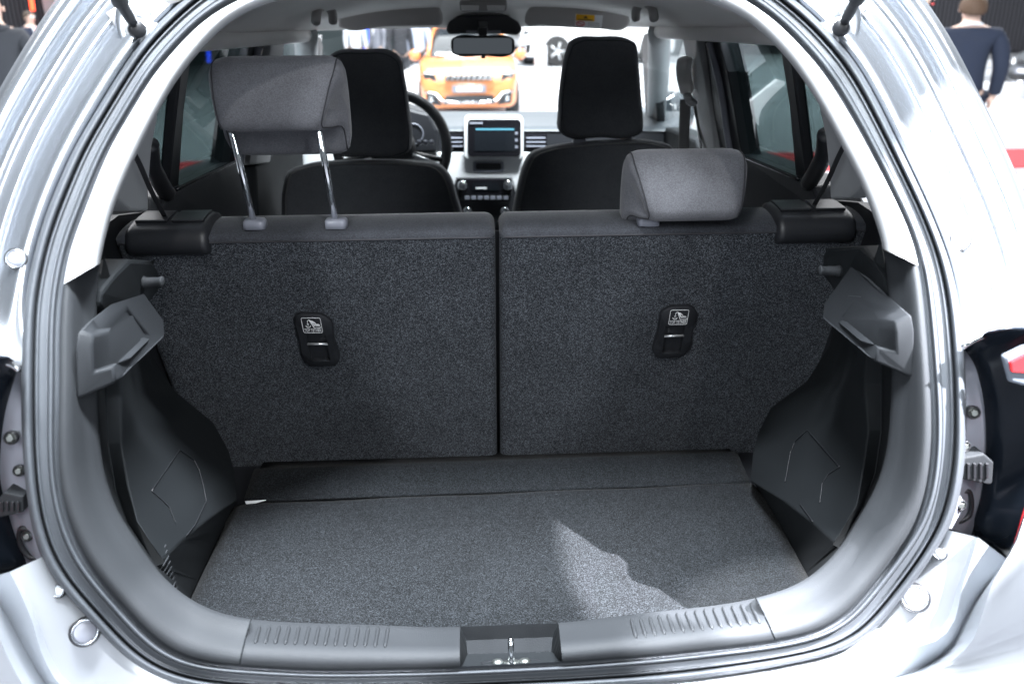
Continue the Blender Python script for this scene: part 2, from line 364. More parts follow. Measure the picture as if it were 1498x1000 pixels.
# ---- weatherstrip
def sweep(prof, name, m, parent=None, **kw):
    rows = []
    for k, h in prof:
        rows.append([PS(*between(t, k), -h) for t in Q])
    return gpart(grid(rows, True), name, m, parent, **kw)
seal = sweep([(-.02, -.030), (0, -.012), (.03, .002), (.08, .008), (.15, .010), (.21, .008), (.26, .002), (.29, -.006), (.31, -.012)], 'weatherstrip', 'rubber', label='dark grey rubber weatherstrip bulb running round the tailgate opening')
sweep([(.30, -.014), (.33, -.008), (.36, -.001), (.40, .001), (.43, -.001), (.45, -.004), (.50, -.005), (.62, -.005), (.67, -.004), (.69, -.006), (.70, -.009)], 'seal_lip', 'rubber', seal)
sweep([(.68, -.010), (.70, -.002), (.73, .003), (.78, .004), (.82, .001), (.85, -.004), (.88, -.010), (.94, -.011), (1.0, -.008), (1.03, -.004)], 'seal_ridge', 'rubber', seal)

# ---- trim ring between seal and luggage space
def trim(name, m, tD, tE, prof, n, parent=None, **kw):
    rows = []
    for k, off in prof:
        a, b = tD[0]*(1 - k) + tE[0]*k, tD[1]*(1 - k) + tE[1]*k
        rows.append([PS(*inner(a + (b - a)*i/(n - 1), min(k, 1)), off) for i in range(n)])
    # return flange at the inner edge, going deeper
    rows.append([PS(*inner(tE[0] + (tE[1] - tE[0])*i/(n - 1), 1.0), prof[-1][1] + .05) for i in range(n)])
    return gpart(grid(rows), name, m, parent, **kw)
pi2 = 2*math.pi
aL_D, aL_E = ang(93.2, 416), ang(146, 385)
aR_D, aR_E = ang(1343.6, 388.5), ang(1292.2, 363.5)
PIL = [(0, .006), (.06, -.002), (.15, -.006), (.4, -.004), (.7, .004), (.88, .014), (.96, .026), (1., .045)]
LOW = [(0, .006), (.08, -.001), (.2, .002), (.38, .012), (.55, .030), (.75, .044), (.92, .055), (1., .066)]
SIL = [(0, .004), (.1, -.002), (.3, .004), (.48, .018), (.56, .030), (.7, .054), (.9, .082), (.97, .092), (1., .10)]
trim('pillar_trim', 'trim_white', (ang(742, -70), aL_D), (ang(742, -38), aL_E), PIL, 110, label='white plastic trim on the left rear pillar')
trim('pillar_trim', 'trim_white', (aR_D, ang(744, -70)), (aR_E, ang(744, -38)), PIL, 110, label='white plastic trim on the right rear pillar')
sL_D, sL_E = ang(352, 972), ang(369, 905); sR_D, sR_E = ang(1133, 936), ang(1104, 874)
g = .0035
lowL = trim('opening_trim', 'plastic_grey', (aL_D + g - pi2*0, sL_D + pi2 - g) if False else (aL_D + g, sL_D + pi2 - g), (aL_E + g, sL_E + pi2 - g), LOW, 90, label='dark grey plastic trim at the left side of the opening')
lowR = trim('opening_trim', 'plastic_grey', (sR_D + g, aR_D - g), (sR_E + g, aR_E - g), LOW, 90, label='dark grey plastic trim at the right side of the opening')
# the sill: two halves beside the latch recess
cLd, cLe = ang(673, 975), ang(673, 916); cRd, cRe = ang(823, 968), ang(817, 910.5)
sillL = trim('load_sill', 'plastic_grey', (sL_D, cLd), (sL_E, cLe), SIL, 40, label='left half of the ribbed grey load sill')
sillR = trim('load_sill', 'plastic_grey', (cRd, sR_D), (cRe, sR_E), SIL, 40, label='right half of the ribbed grey load sill')
# latch recess
rb = MB()
rowA = [PS(673, 916, .10), PS(817, 910.5, .10)]
rowB = [PY(682, 936, 1.03), PY(808, 931, 1.03)]
rowC = [PY(684, 956, 1.02), PY(807, 952, 1.02)]
rowD = [PS(673, 977, .012), PS(824, 970, .012)]
def sub_rows(rows, n=10): return [[a.lerp(b, i/(n - 1)) for i in range(n)] for a, b in rows]
rb.add(*grid(sub_rows([rowA, rowB])))
o = part(rb, 'latch_recess', 'plastic_grey', smooth=False, label='recess in the middle of the load sill')
rb = MB(); rb.add(*grid(sub_rows([rowB, rowC]))); part(rb, 'recess_wall', 'plastic_grey', o, smooth=False)
rb = MB(); rb.add(*grid(sub_rows([rowC, rowD]))); part(rb, 'recess_floor', 'plastic', o, smooth=False)
for sgn, i in ((-1, 0), (1, 1)):
    tt = (sL_E, cLe) if i == 0 else (cRe, sR_E)
    edge = [PS(*inner((cLd if i == 0 else cRd)*(1 - k) + (cLe if i == 0 else cRe)*k, k), off) for k, off in SIL[::-1]]
    rb = MB(); base = [rowA[i], rowB[i], rowC[i], rowD[i]]
    base = [base[0].lerp(base[1], .5)]*0 + base
    bl = catmull(base, len(edge)); rb.add(*grid([edge, [Vector(p) for p in bl]])); part(rb, 'recess_side', 'plastic', o, smooth=False)
# oval cup and striker
cup = MB(); oc = PY(748, 972, .962); fl = (rowD[0] - rowC[0]).cross(rowC[1] - rowC[0]).normalized()
if fl.z < 0: fl = -fl
ex = Vector((1, 0, 0)); ey = fl.cross(ex).normalized()
def oval(rx, ry, h, n=36): return [oc + ex*rx*math.cos(2*math.pi*i/n) + ey*ry*math.sin(2*math.pi*i/n) + fl*h for i in range(n)]
cup.add(*grid([oval(.041, .017, .0005), oval(.043, .019, .004), oval(.039, .016, .004), oval(.037, .014, .001)], True)); part(cup, 'striker_bezel', 'plastic_black', o)
cup = MB(); cup.add(*grid([oval(.036, .013, .0012), oval(.03, .010, .002), oval(.001, .001, .002)], True)); sb = part(cup, 'striker_plate', 'zinc', o)
for sx in (-1, 1):
    b = MB(); b.lathe(oc + ex*sx*.019 + fl*.002, fl, [(0, .009), (.003, .009), (.006, .006), (.0065, .001)], 6); part(b, 'bolt', 'zinc', o)
b = MB(); b.lathe(oc + fl*.001, fl, [(0, .012), (.004, .011), (.006, .006)], 16); part(b, 'striker_foot', 'zinc', o)
b = MB(); p0 = PY(747, 934, .975); t = [oc + fl*.004 + ey*.006, p0.lerp(oc, .5) + ey*.006, p0 + ey*.003 - fl*.003, p0 - ey*.004, p0.lerp(oc, .5) - ey*.008, oc + fl*.004 - ey*.008]
b.tube(catmull(t, 22), .0042, 10); part(b, 'latch_striker', 'chrome', label='shiny metal tailgate striker loop')

# sill ribs
for sill, tops, bots in ((sillL, ((380, 916), (568, 917)), ((373, 941), (563, 947))), (sillR, ((923, 906), (1098, 883)), ((931, 933), (1112, 912)))):
    bv = bvh_of(sill)
    for i in range(14):
        k = i/13; a = (tops[0][0]*(1 - k) + tops[1][0]*k, tops[0][1]*(1 - k) + tops[1][1]*k); c = (bots[0][0]*(1 - k) + bots[1][0]*k, bots[0][1]*(1 - k) + bots[1][1]*k)
        pts = [hit(bv, a[0] + (c[0] - a[0])*j/8, a[1] + (c[1] - a[1])*j/8, .001) for j in range(9)]
        if all(pts):
            b = MB(); b.tube(pts, [.001] + [.0027]*7 + [.001], 8); part(b, 'rib', 'plastic_grey', sill)

# ---- painted frame (rails) round the opening
t0, t1 = ang(1408, 500), ang(33, 535) + pi2
tt = np.linspace(t0, t1, 300); base = np.array([ring(RA, t) for t in tt])
for _ in range(40): base[1:-1] = (base[:-2] + 2*base[1:-1] + base[2:])/4
tan = np.gradient(base, axis=0); nrm = np.c_[-tan[:, 1], tan[:, 0]]; nrm /= np.linalg.norm(nrm, axis=1)[:, None]
if ((nrm[0])*(base[0] - PC)).sum() < 0: nrm = -nrm
for _ in range(40): nrm[1:-1] = (nrm[:-2] + 2*nrm[1:-1] + nrm[2:])/4
RAIL = [(-4, -.034), (0, -.022), (4, -.013), (9, -.008), (15, -.006), (20, -.007), (24, -.010), (28, -.0145), (34, -.020), (40, -.025), (46, -.030), (49, -.0315), (51, -.031), (53, -.026), (55, -.0235), (58, -.0235), (66, -.026), (74, -.0285), (77, -.0285), (80, -.025), (84, -.022), (88, -.022), (92, -.025), (97, -.032), (103, -.040), (106, -.043), (109, -.041), (112, -.033), (115, -.030), (121, -.030), (127, -.033), (131, -.042), (134, -.065), (136, -.11), (137.5, -.20), (139, -.34)]
rows = []
for d, h in RAIL:
    row = []
    for i, t in enumerate(tt):
        py = base[i][1]; fade = min(1, max(0, (py - 350)/170)); fade = fade*fade*(3 - 2*fade); hh = h
        if fade and d < 125: hh = h*(1 - fade) + (-.022 + .00012*d)*fade
        q = base[i] + nrm[i]*d; row.append(PS(q[0], q[1], -hh))
    rows.append(row)
frame = gpart(grid(rows), 'body_frame', 'silver', label='bare silver painted body frame round the tailgate opening')
bvf = bvh_of(frame)
def plug(px, py, rpx, m, name, bv, parent, ring_m=None, squash=1.):
    p = hit(bv, px, py, .0); 
    if p is None: p = PS(px, py, .01)
    q = hit(bv, px + 6, py, 0) or p + Vector((.006, 0, 0)); q2 = hit(bv, px, py + 6, 0) or p + Vector((0, 0, -.006))
    n = (q - p).cross(q2 - p).normalized(); 
    if n.y > 0: n = -n
    n = (n*.6 + (CAM - p).normalized()).normalized(); r = rpx/F_PX*((p - CAM).dot(f_))
    p = p + n*.004
    b = MB(); b.lathe(p, n, [(-.004, r), (.001, r), (.0018, r*.92), (.0018, r*.3), (.0018, .0003)], 28); o = part(b, name, m, parent)
    if ring_m:
        b = MB(); b.lathe(p, n, [(-.003, r*1.0), (.001, r*1.02), (.0025, r*1.14), (.0015, r*1.28), (-.003, r*1.34)], 28); part(b, 'collar', ring_m, parent)
        b = MB(); b.lathe(p, n, [(-.004, r*1.30), (.0012, r*1.31), (.0022, r*1.37), (.0008, r*1.44), (-.004, r*1.46)], 28); part(b, 'gasket', 'plastic_black', parent)
    return o
plug(25, 379, 11, 'lamp_grey', 'grommet', bvf, frame, 'silver'); plug(1403, 352, 11, 'lamp_grey', 'grommet', bvf, frame, 'silver')

# ---- gas struts with mounting plates
for sg, base_px, top_px in ((-1, (203, 48), (150, -40)), (1, (1228, 46), (1276, -44))):
    bp = PS(*base_px, -.002); tp = PS(top_px[0], top_px[1], -.14)
    ax = (tp - bp).normalized()
    b = MB(); b.tube([bp + ax*.055, bp + ax*.40], .0105, 16); st = part(b, 'gas_strut', 'plastic_black', label='black gas strut at the upper %s of the opening' % ('left' if sg < 0 else 'right'))
    b = MB(); b.tube([bp + ax*.018, bp + ax*.03, bp + ax*.052, bp + ax*.056], [.0062, .0075, .0075, .0098], 12); part(b, 'strut_end', 'plastic_black', st)
    b = MB(); b.lathe(bp + ax*.006, (sg*-.55, -.8, .1), [(-.008, .008), (-.004, .0115), (.005, .0115), (.008, .008), (.009, .001)], 14); part(b, 'ball_socket', 'plastic_black', st)
    b = MB(); b.lathe(bp + Vector((sg*.008, .012, 0)), (sg*.15, -1, .1), [(-.01, .02), (-.001, .019), (.003, .014), (.004, .001)], 20); part(b, 'ball_stud', 'steel', st)
    # pressed mounting boss on the frame
    mp = PS(base_px[0] - sg*-2, base_px[1] + 2, .012)
    b = MB(); ring_pts = []
    for k, (rr, hh) in enumerate(((.052, -.012), (.044, -.002), (.034, .001), (.026, -.001), (.018, -.003), (.001, -.003))):
        ring_pts.append([mp + Vector((math.cos(a)*rr*.62 + math.sin(a)*rr*.35*sg, -hh + .55*(math.sin(a)*rr), math.sin(a)*rr)) for a in np.linspace(0, pi2, 28, endpoint=False)])
    b.add(*grid(ring_pts, True)); part(b, 'mounting_boss', 'silver', frame)

# ---- bumper
Abot = [ring(RA, t) for t in np.linspace(ang(60, 815), ang(1387, 775) + 0, 80)] if ang(60, 815) < ang(1387, 775) else None
c1 = catmull([(14, 836), (32, 872), (48, 912), (60, 952), (85, 998), (140, 1034), (300, 1062), (600, 1080), (900, 1062), (1150, 1003), (1250, 975), (1335, 947), (1380, 930), (1396, 908), (1405, 870), (1419, 825), (1431, 786)], 80)
c2 = catmull([(-30, 848), (4, 890), (40, 955), (70, 1003), (120, 1052), (300, 1100), (600, 1120), (900, 1102), (1160, 1040), (1270, 1002), (1350, 975), (1392, 945), (1408, 915), (1436, 868), (1464, 838), (1478, 821)], 80)
c3 = catmull([(-140, 700), (-150, 850), (-120, 1000), (0, 1130), (300, 1230), (600, 1260), (900, 1240), (1250, 1150), (1480, 1040), (1560, 900), (1540, 760), (1530, 660)], 80)
rows = [[PS(p[0], p[1], .014) for p in Abot], [PS(p[0], p[1], .004) for p in (np.array(Abot)*.8 + c1*.2)], [PY(p[0], p[1], .915) for p in (np.array(Abot)*.12 + c1*.88)], [PY(p[0], p[1], .905) for p in c1]]
sidef = [min(1, max(0, (abs(p[0] - 740) - 480)/130)) for p in c2]
rows.append([PY(p[0], p[1], .892 + .022*s) for p, s in zip(c2*.5 + c1*.5, sidef)])
rows.append([PY(p[0], p[1], .88 + .05*s) for p, s in zip(c2, sidef)])
rows.append([PY(p[0], p[1], .86 + .02*s) for p, s in zip(c2*.8 + c3*.2, sidef)])
rows.append([PY(p[0], p[1], .80 + .13*s) for p, s in zip(c3, sidef)])
rows.append([PY(p[0], p[1], .80 + .13*s) + Vector((0, .12 + .3*s, -.25*(1 - s))) for p, s in zip(c3, sidef)])
bumper = gpart(grid(rows), 'rear_bumper', 'silver_bumper', label='silver rear bumper below the tailgate opening', angle=50)
bvb = bvh_of(bumper)
plug(124, 923, 15, 'lamp_grey', 'rubber_stop', bvb, bumper, 'silver'); plug(1338, 873, 15, 'lamp_grey', 'rubber_stop', bvb, bumper, 'silver')
plug(88, 864, 7, 'steel', 'screw', bvb, bumper, 'silver'); plug(1376, 809, 7, 'steel', 'screw', bvb, bumper, 'silver')

# ---- tail lamps
def taillamp(inn, out, red, lab, sg):
    n = 40; a = catmull(inn, n); c = catmull(out, n)
    rows = [[PY(p[0] - sg*4, p[1], 1.06) for p in a], [PY(p[0], p[1], 1.0) for p in a], [PY(p[0], p[1], .985) for p in a*.75 + c*.25], [PY(p[0], p[1], .965) for p in a*.35 + c*.65], [PY(p[0], p[1], .94) for p in c]]
    lamp = gpart(grid(rows), 'tail_lamp', 'lamp_dark', label=lab)
    d = catmull(red, n); rows = [[PY(p[0], p[1], .939) for p in c], [PY(p[0], p[1], .93) for p in c*.5 + d*.5], [PY(p[0], p[1], .935) for p in d], [PY(p[0] + sg*40, p[1], 1.02) for p in d], [PY(p[0] + sg*60, p[1], 1.2) for p in d]]
    gpart(grid([r[17:] for r in rows]), 'lens', 'lens_red', lamp); gpart(grid([r[:18] for r in rows]), 'lamp_shell', 'lamp_dark', lamp)
    return lamp
lampR = taillamp([(1409, 508), (1424, 530), (1436, 570), (1442, 620), (1441, 680), (1434, 730), (1425, 768), (1428, 782), (1462, 808)],
                 [(1438, 489), (1470, 484), (1505, 486), (1545, 505), (1560, 560), (1552, 640), (1525, 695), (1499, 740), (1487, 780), (1475, 815)],
                 [(1445, 484), (1475, 478), (1510, 480), (1552, 500), (1567, 560), (1559, 642), (1532, 697), (1505, 743), (1493, 782), (1482, 818)], 'dark tail lamp with a red lens edge on the right', 1)
lampL = taillamp([(24, 544), (8, 600), (1, 650), (0, 700), (12, 750), (26, 795), (38, 828), (10, 838)],
                 [(20, 527), (0, 525), (-40, 530), (-70, 560), (-80, 620), (-80, 700), (-70, 760), (-50, 815), (-30, 845)],
                 [(12, 521), (-5, 519), (-45, 522), (-77, 556), (-88, 620), (-88, 702), (-78, 764), (-58, 820), (-38, 850)], 'dark tail lamp at the left edge', -1)
def px_prism(mb, pts, Y, thick): return mb.prism([PY(x, y, Y) for x, y in pts], (0, thick, 0))
# lamp details, right then left
def lamp_details(lamp, inn, A, bolts, conn, sg, clip):
    n = 30; a = catmull(inn, n); 
    rows = [[PS(*(np.array(ring(RA, ang(x, y))) + (sg*-6, 0)), .05) for x, y in a], [PY(x, y, 1.003) for x, y in a]]
    gpart(grid(rows), 'inner_bracket', 'lamp_grey', lamp)
    for x, y, r in bolts:
        p = PY(x, y, .985); q = r/F_PX*1.05; b = MB(); b.lathe(p, (-.2*sg, -1, .25), [(-.02, q*1.25), (-.002, q*1.25), (.0, q*1.1), (.001, q*.85), (.0045, q*.82), (.0052, q*.7), (.0052, .0005)], 6); part(b, 'bolt', 'zinc', lamp, angle=30)
        b = MB(); b.lathe(p, (-.2*sg, -1, .25), [(-.004, q*1.5), (.0, q*1.55), (.003, q*1.4), (.003, q*1.2), (-.002, q*1.15)], 20); part(b, 'washer', 'plastic_black', lamp)
    x0, x1, y0, y1 = conn
    b = MB(); px_prism(b, [(x0, y0 + 6), (x0 + (x1 - x0)*.7, y0), (x1, y0 + 12), (x1 - sg*2, y1 - 3), (x1 - sg*6, y1), (x0, y1 - 8)], .972, .03); cn = part(b, 'connector', 'plastic_grey', lamp, smooth=False, bevel=.002)
    for k in range(4):
        x = x0 + (x1 - x0)*(.2 + .2*k); b = MB(); px_prism(b, [(x - 2, y0 + 14), (x + 2, y0 + 14), (x + 2, y1 - 9), (x - 2, y1 - 9)], .969, .006); part(b, 'connector_rib', 'plastic_black', cn, smooth=False, bevel=.0008)
    b = MB(); b.tube(catmull([PY(x, y, .99) for x, y in clip], 24), .0035, 8); part(b, 'wire_clip', 'plastic_black', lamp)
lamp_details(lampR, [(1409, 508), (1424, 530), (1436, 570), (1442, 620), (1441, 680), (1434, 730), (1425, 768), (1420, 784)], None, [(1424, 603, 7), (1411, 652, 6), (1405, 738, 6)], (1408, 1454, 664, 709), 1, [(1398, 722), (1416, 718), (1421, 735), (1416, 755), (1404, 762), (1388, 764)])
lamp_details(lampL, [(24, 544), (8, 600), (1, 650), (0, 700), (12, 750), (26, 795), (38, 828)], None, [(16, 640, 7), (28, 688, 6), (40, 783, 6)], (34, -6, 720, 757), -1, [(46, 775), (32, 772), (28, 785), (36, 806), (44, 814), (60, 816)])
b = MB(); px_prism(b, [(1468, 522), (1502, 506), (1540, 506), (1540, 560), (1502, 566), (1478, 560)], .925, .010); lc = part(b, 'reflector', 'lens_clear', lampR, smooth=False, bevel=.004)
b = MB(); px_prism(b, [(1478, 530), (1502, 518), (1520, 530), (1518, 548), (1480, 545)], .921, .01); part(b, 'reflector_mark', 'lens_red', lampR, smooth=False, bevel=.002)
for (x, y, lamp, pts) in ((0, 0, lampR, [(1407, 508), (1420, 500), (1440, 491), (1475, 489)]), (0, 0, lampL, [(28, 541), (18, 534), (2, 529), (-12, 530)])):
    b = MB(); b.tube(catmull([PY(px, py, .962) for px, py in pts], 14), .0035, 8); part(b, 'lamp_seal', 'chrome', lamp)

# ---- side panels of the luggage space
def panel_rows(rowspec):
    out = []
    for r in rowspec:
        pts = []
        for q in r:
            if q[2] == 'E': pts.append(PS(q[0], q[1], .066 + .03))
            elif q[2] == 'S': pts.append(PSEAT(q[0], q[1], .015))
            elif q[2] == 'F': pts.append(PZ(q[0], q[1], .595))
            else: pts.append(PY(q[0], q[1], q[2]))
        out.append(pts)
    def lerp_rows(a, n):
        res = []
        for k in range(len(a) - 1): res += [[p.lerp(q, m/n) for p, q in zip(a[k], a[k + 1])] for m in range(n)]
        return res + [a[-1]]
    return out
LROWS = [[(152, 372, 'E'), (160, 400, 1.12), (168, 420, 1.17), (185, 400, 1.24), (205, 388, 1.32), (226, 380, 1.41)],
         [(143, 440, 'E'), (154, 450, 1.16), (175, 450, 1.16), (190, 448, 1.22), (203, 445, 1.32), (213, 445, 'S')],
         [(142, 500, 'E'), (152, 505, 1.18), (172, 510, 1.19), (190, 512, 1.25), (206, 514, 1.36), (222, 520, 'S')],
         [(142, 570, 'E'), (154, 578, 1.19), (178, 580, 1.20), (196, 578, 1.24), (222, 574, 1.40), (256, 572, 'S')],
         [(147, 650, 'E'), (157, 652, 1.18), (178, 650, 1.17), (210, 630, 1.26), (262, 628, 1.42), (312, 618, 'S')],
         [(158, 712, 'E'), (168, 716, 1.16), (188, 712, 1.14), (240, 692, 1.25), (292, 670, 1.42), (334, 658, 'S')],
         [(180, 762, 'E'), (187, 764, 1.14), (200, 762, 1.10), (258, 740, 1.21), (306, 716, 1.36), (343, 690, 1.52)],
         [(222, 826, 'E'), (228, 824, 1.08), (236, 820, 1.09), (266, 790, 1.17), (304, 760, 1.28), (346, 732, 1.47)],
         [(272, 890, 'F'), (280, 870, 'F'), (290, 848, 'F'), (308, 810, 'F'), (328, 770, 'F'), (349, 728, 'F')]]
RROWS = [[(1288, 350, 'E'), (1280, 375, 1.14), (1270, 392, 1.19), (1250, 382, 1.25), (1228, 370, 1.33), (1207, 362, 1.42)],
         [(1300, 425, 'E'), (1284, 430, 1.11), (1266, 430, 1.17), (1250, 428, 1.23), (1238, 428, 1.33), (1226, 432, 'S')],
         [(1303, 490, 'E'), (1291, 492, 1.18), (1268, 494, 1.19), (1248, 495, 1.26), (1230, 497, 1.37), (1214, 505, 'S')],
         [(1304, 560, 'E'), (1291, 560, 1.19), (1264, 562, 1.20), (1240, 560, 1.26), (1212, 558, 1.42), (1180, 558, 'S')],
         [(1300, 630, 'E'), (1290, 632, 1.18), (1270, 632, 1.17), (1230, 614, 1.27), (1175, 608, 1.44), (1128, 596, 'S')],
         [(1291, 690, 'E'), (1281, 692, 1.16), (1262, 690, 1.14), (1212, 668, 1.26), (1150, 645, 1.43), (1110, 632, 'S')],
         [(1268, 738, 'E'), (1263, 740, 1.14), (1254, 738, 1.10), (1200, 714, 1.22), (1145, 690, 1.37), (1102, 662, 1.52)],
         [(1232, 800, 'E'), (1228, 798, 1.08), (1222, 794, 1.09), (1190, 766, 1.17), (1148, 734, 1.29), (1098, 704, 1.47)],
         [(1188, 858, 'F'), (1180, 838, 'F'), (1170, 820, 'F'), (1150, 785, 'F'), (1126, 745, 'F'), (1100, 700, 'F')]]
spL = gpart(grid(panel_rows(LROWS)), 'side_panel', 'plastic', bevel=.010, seg=3, angle=60, label='dark plastic wheel arch panel on the left of the luggage space')
spR = gpart(grid(panel_rows(RROWS)), 'side_panel', 'plastic', bevel=.010, seg=3, angle=60, label='dark plastic wheel arch panel on the right of the luggage space')
bvL, bvR = bvh_of(spL), bvh_of(spR)
def patch(corners, bv, parent, name, m, n=10, off=.0004):
    a, b, c, d = [np.array(p, float) for p in corners]; rows = []
    for i in range(n):
        u = i/(n - 1); l = a*(1 - u) + d*u; r = b*(1 - u) + c*u; row = []
        for j in range(n):
            q = l*(1 - j/(n - 1)) + r*j/(n - 1); p = hit(bv, q[0], q[1], off)
            if p is None: return None
            row.append(p)
        rows.append(row)
    ob = gpart(grid(rows), name, m, parent); s = ob.modifiers.new('solid', 'SOLIDIFY'); s.thickness = .001; s.offset = -1
    return ob
for bv, sp, loop in ((bvL, spL, [(221, 718), (262, 658), (283, 672), (291, 688), (297, 712), (301, 733), (284, 768), (272, 783)]), (bvL, spL, [(221, 718), (236, 731), (247, 742), (256, 765)]),
                     (bvR, spR, [(1229, 683), (1182, 629), (1164, 645), (1157, 662), (1152, 690), (1149, 705)]), (bvR, spR, [(1229, 683), (1212, 694), (1204, 706), (1200, 735)]), (bvR, spR, [(1171, 737), (1190, 763)])):
    lp_ = []
    for (ax_, ay_), (bx_, by_) in zip(loop[:-1], loop[1:]): lp_ += [(ax_ + (bx_ - ax_)*k/12, ay_ + (by_ - ay_)*k/12) for k in range(12)]
    pts = [hit(bv, *p, .0012) for p in lp_ + [loop[-1]]]
    if all(pts): b = MB(); b.tube(pts, .0009, 6); part(b, 'cover_seam', 'plastic_black', sp)
for i in range(9):
    a = (241.5 + 2*i, 797 + 7.7*i); c = (224 + 3.95*i, 828 + 4.6*i)
    p0 = hit(bvL, a[0], a[1], .0016)
    if p0 is not None:
        p1 = PY(c[0], c[1], p0.y - .032); b = MB(); b.tube([p0, p0.lerp(p1, .5), p1], .0014, 6); part(b, 'vent_slat', 'plastic_grey', spL)
# parcel-shelf supports with their pegs
for sg, pts, peg in ((-1, [(146, 448, 1.07), (150, 425, 1.08), (170, 400, 1.13), (190, 379, 1.19), (222, 381, 1.28), (233, 396, 1.31), (236, 420, 1.33), (212, 452, 1.27), (196, 470, 1.2), (160, 475, 1.12)], ((209, 413), (237, 412), 1.245)),
                     (1, [(1300, 432, 1.08), (1292, 405, 1.09), (1276, 380, 1.14), (1262, 360, 1.2), (1208, 362, 1.29), (1202, 375, 1.31), (1202, 402, 1.33), (1226, 430, 1.27), (1244, 450, 1.2), (1282, 452, 1.12)], ((1228, 396), (1200, 396), 1.255))):
    P3 = [PY(*q) for q in pts]; b = MB(); b.prism(P3, (sg*.05, .02, -.004)); sup = part(b, 'shelf_support', 'plastic', spL if sg < 0 else spR, smooth=False, bevel=.006)
    a, c = PY(peg[0][0], peg[0][1], peg[2]), PY(peg[1][0], peg[1][1], peg[2]); ax = (c - a).normalized()
    b = MB(); b.lathe(a, ax, [(-.03, .0085), (0, .0085), (.001, .0095), (.003, .0095), (.004, .0078), ((c - a).length - .003, .007), ((c - a).length, .0085), ((c - a).length + .002, .0075), ((c - a).length + .002, .0005)], 18); part(b, 'shelf_peg', 'steel' if False else 'plastic_grey', spL if sg < 0 else spR)
# pull handles moulded into the trim
def handle(outer, inn, parent):
    O = [PY(*q) for q in outer]; I = [PY(*q) for q in inn]; n = len(O); b = MB()
    V = O + I + [p + Vector((0, .045, -.012)) for p in I] + [p + Vector((0, .06, 0)) for p in O]; Fc = []
    for i in range(n):
        j = (i + 1) % n; Fc += [(i, j, n + j, n + i), (n + i, n + j, 2*n + j, 2*n + i), (i, 3*n + i, 3*n + j, j)]
    Fc.append(tuple(range(2*n, 3*n))); b.add(V, Fc); return part(b, 'pull_handle', 'plastic_mid', parent, smooth=True, bevel=.004, seg=3, angle=40)
handle([(110, 505, .992), (111, 585, .985), (170, 560, 1.01), (220, 512, 1.17), (218, 488, 1.18), (187, 449, 1.13), (134, 467, 1.03), (113, 484, 1.0)],
       [(135, 505, 1.0), (136, 544, .996), (166, 534, 1.015), (205, 497, 1.15), (199, 488, 1.16), (184, 456, 1.125), (143, 482, 1.04), (137, 489, 1.01)], lowL)
handle([(1338, 484, .995), (1337, 553, .988), (1280, 529, 1.01), (1226, 484, 1.17), (1229, 462, 1.18), (1272, 405, 1.14), (1318, 447, 1.03), (1334, 461, 1.0)],
       [(1311, 486, 1.0), (1312, 515, .998), (1284, 506, 1.015), (1241, 471, 1.15), (1247, 462, 1.16), (1262, 432, 1.13), (1302, 457, 1.04), (1309, 470, 1.01)], lowR)

# ---- rear seat backs
SEATTOP = [(.0015, .0055), (.006, .0095), (.012, .0125), (.022, .0165), (.036, .0202), (.055, .0230), (.075, .0240), (.095, .0225), (.108, .016)]
def seat_back(pl, pr, lab):
    """x range in world; section: back face, rounded top, front"""
    sec = []
    L = .635
    for k in range(12): sec.append(ST - SU*L*(1 - k/11.) if k < 11 else ST - SU*.006)
    sec_in = list(sec)
    sec += [ST + Vector((0, a, c)) for a, c in SEATTOP]
    top = sec[-1]; sec += [top + Vector((0, .02, -.03)), top + Vector((0, .05, -.2)), ST - SU*L - SN*.12]
    return sec
def seat_obj(x0, x1, lab):
    sec = seat_back(0, 0, 0); rr = .018; xs = []
    for k in range(6): a = math.pi/2*k/5; xs.append((x0 + rr*(1 - math.sin(a)), 1 - math.cos(a)))
    xs = [(x0 + rr*(1 - math.sin(a)), rr*(1 - math.cos(a))) for a in np.linspace(0, math.pi/2, 6)][::-1]
    xl = [(x0 + rr*(1 - math.cos(a)), rr*(1 - math.sin(a))) for a in np.linspace(0, math.pi/2, 6)]
    xm = [(x0 + rr + (x1 - x0 - 2*rr)*k/24, 0) for k in range(1, 24)]
    xr = [(x1 - rr*(1 - math.cos(a)), rr*(1 - math.sin(a))) for a in np.linspace(math.pi/2, 0, 6)]
    cols = xl + xm + xr
    cen = ST - SU*.3 - SN*.06
    rows = []
    for x, ins in cols:
        row = []
        for p in sec:
            d = (cen - p); d = Vector((0, d.y, d.z)); q = p + SN*-ins if p.z <= ST.z else p + (ST - SN*.06 - SU*.05 - p).normalized()*ins
            row.append(Vector((x, q.y, q.z)))
        rows.append(row)
    V, Fc = grid(rows); nsec = len(sec)
    me_faces_back = [f for f in Fc if min(i % nsec for i in f) < 11]; me_faces_top = [f for f in Fc if min(i % nsec for i in f) >= 11]
    mb = MB(); mb.v = V; mb.f = me_faces_back; seat = part(mb, 'rear_seat_back', 'carpet_seat', label=lab)
    mb = MB(); mb.v = [Vector(v) for v in V]; mb.f = me_faces_top; part(mb, 'cloth_top', 'seat_cloth', seat)
    for m_ in (seat,):
        bm = bmesh.new(); bm.from_mesh(m_.data); bmesh.ops.delete(bm, geom=[v for v in bm.verts if not v.link_faces], context='VERTS'); bm.to_mesh(m_.data); bm.free()
    b = MB(); b.tube([Vector((x0 + .008 + (x1 - x0 - .016)*k/30, ST.y, ST.z)) + SN*.0005 - SU*.003 for k in range(31)], .0016, 6); part(b, 'seam', 'thread', seat)
    return seat
b = MB(); _xm = (PSEAT(727, 340).x + PSEAT(730, 640).x)/2
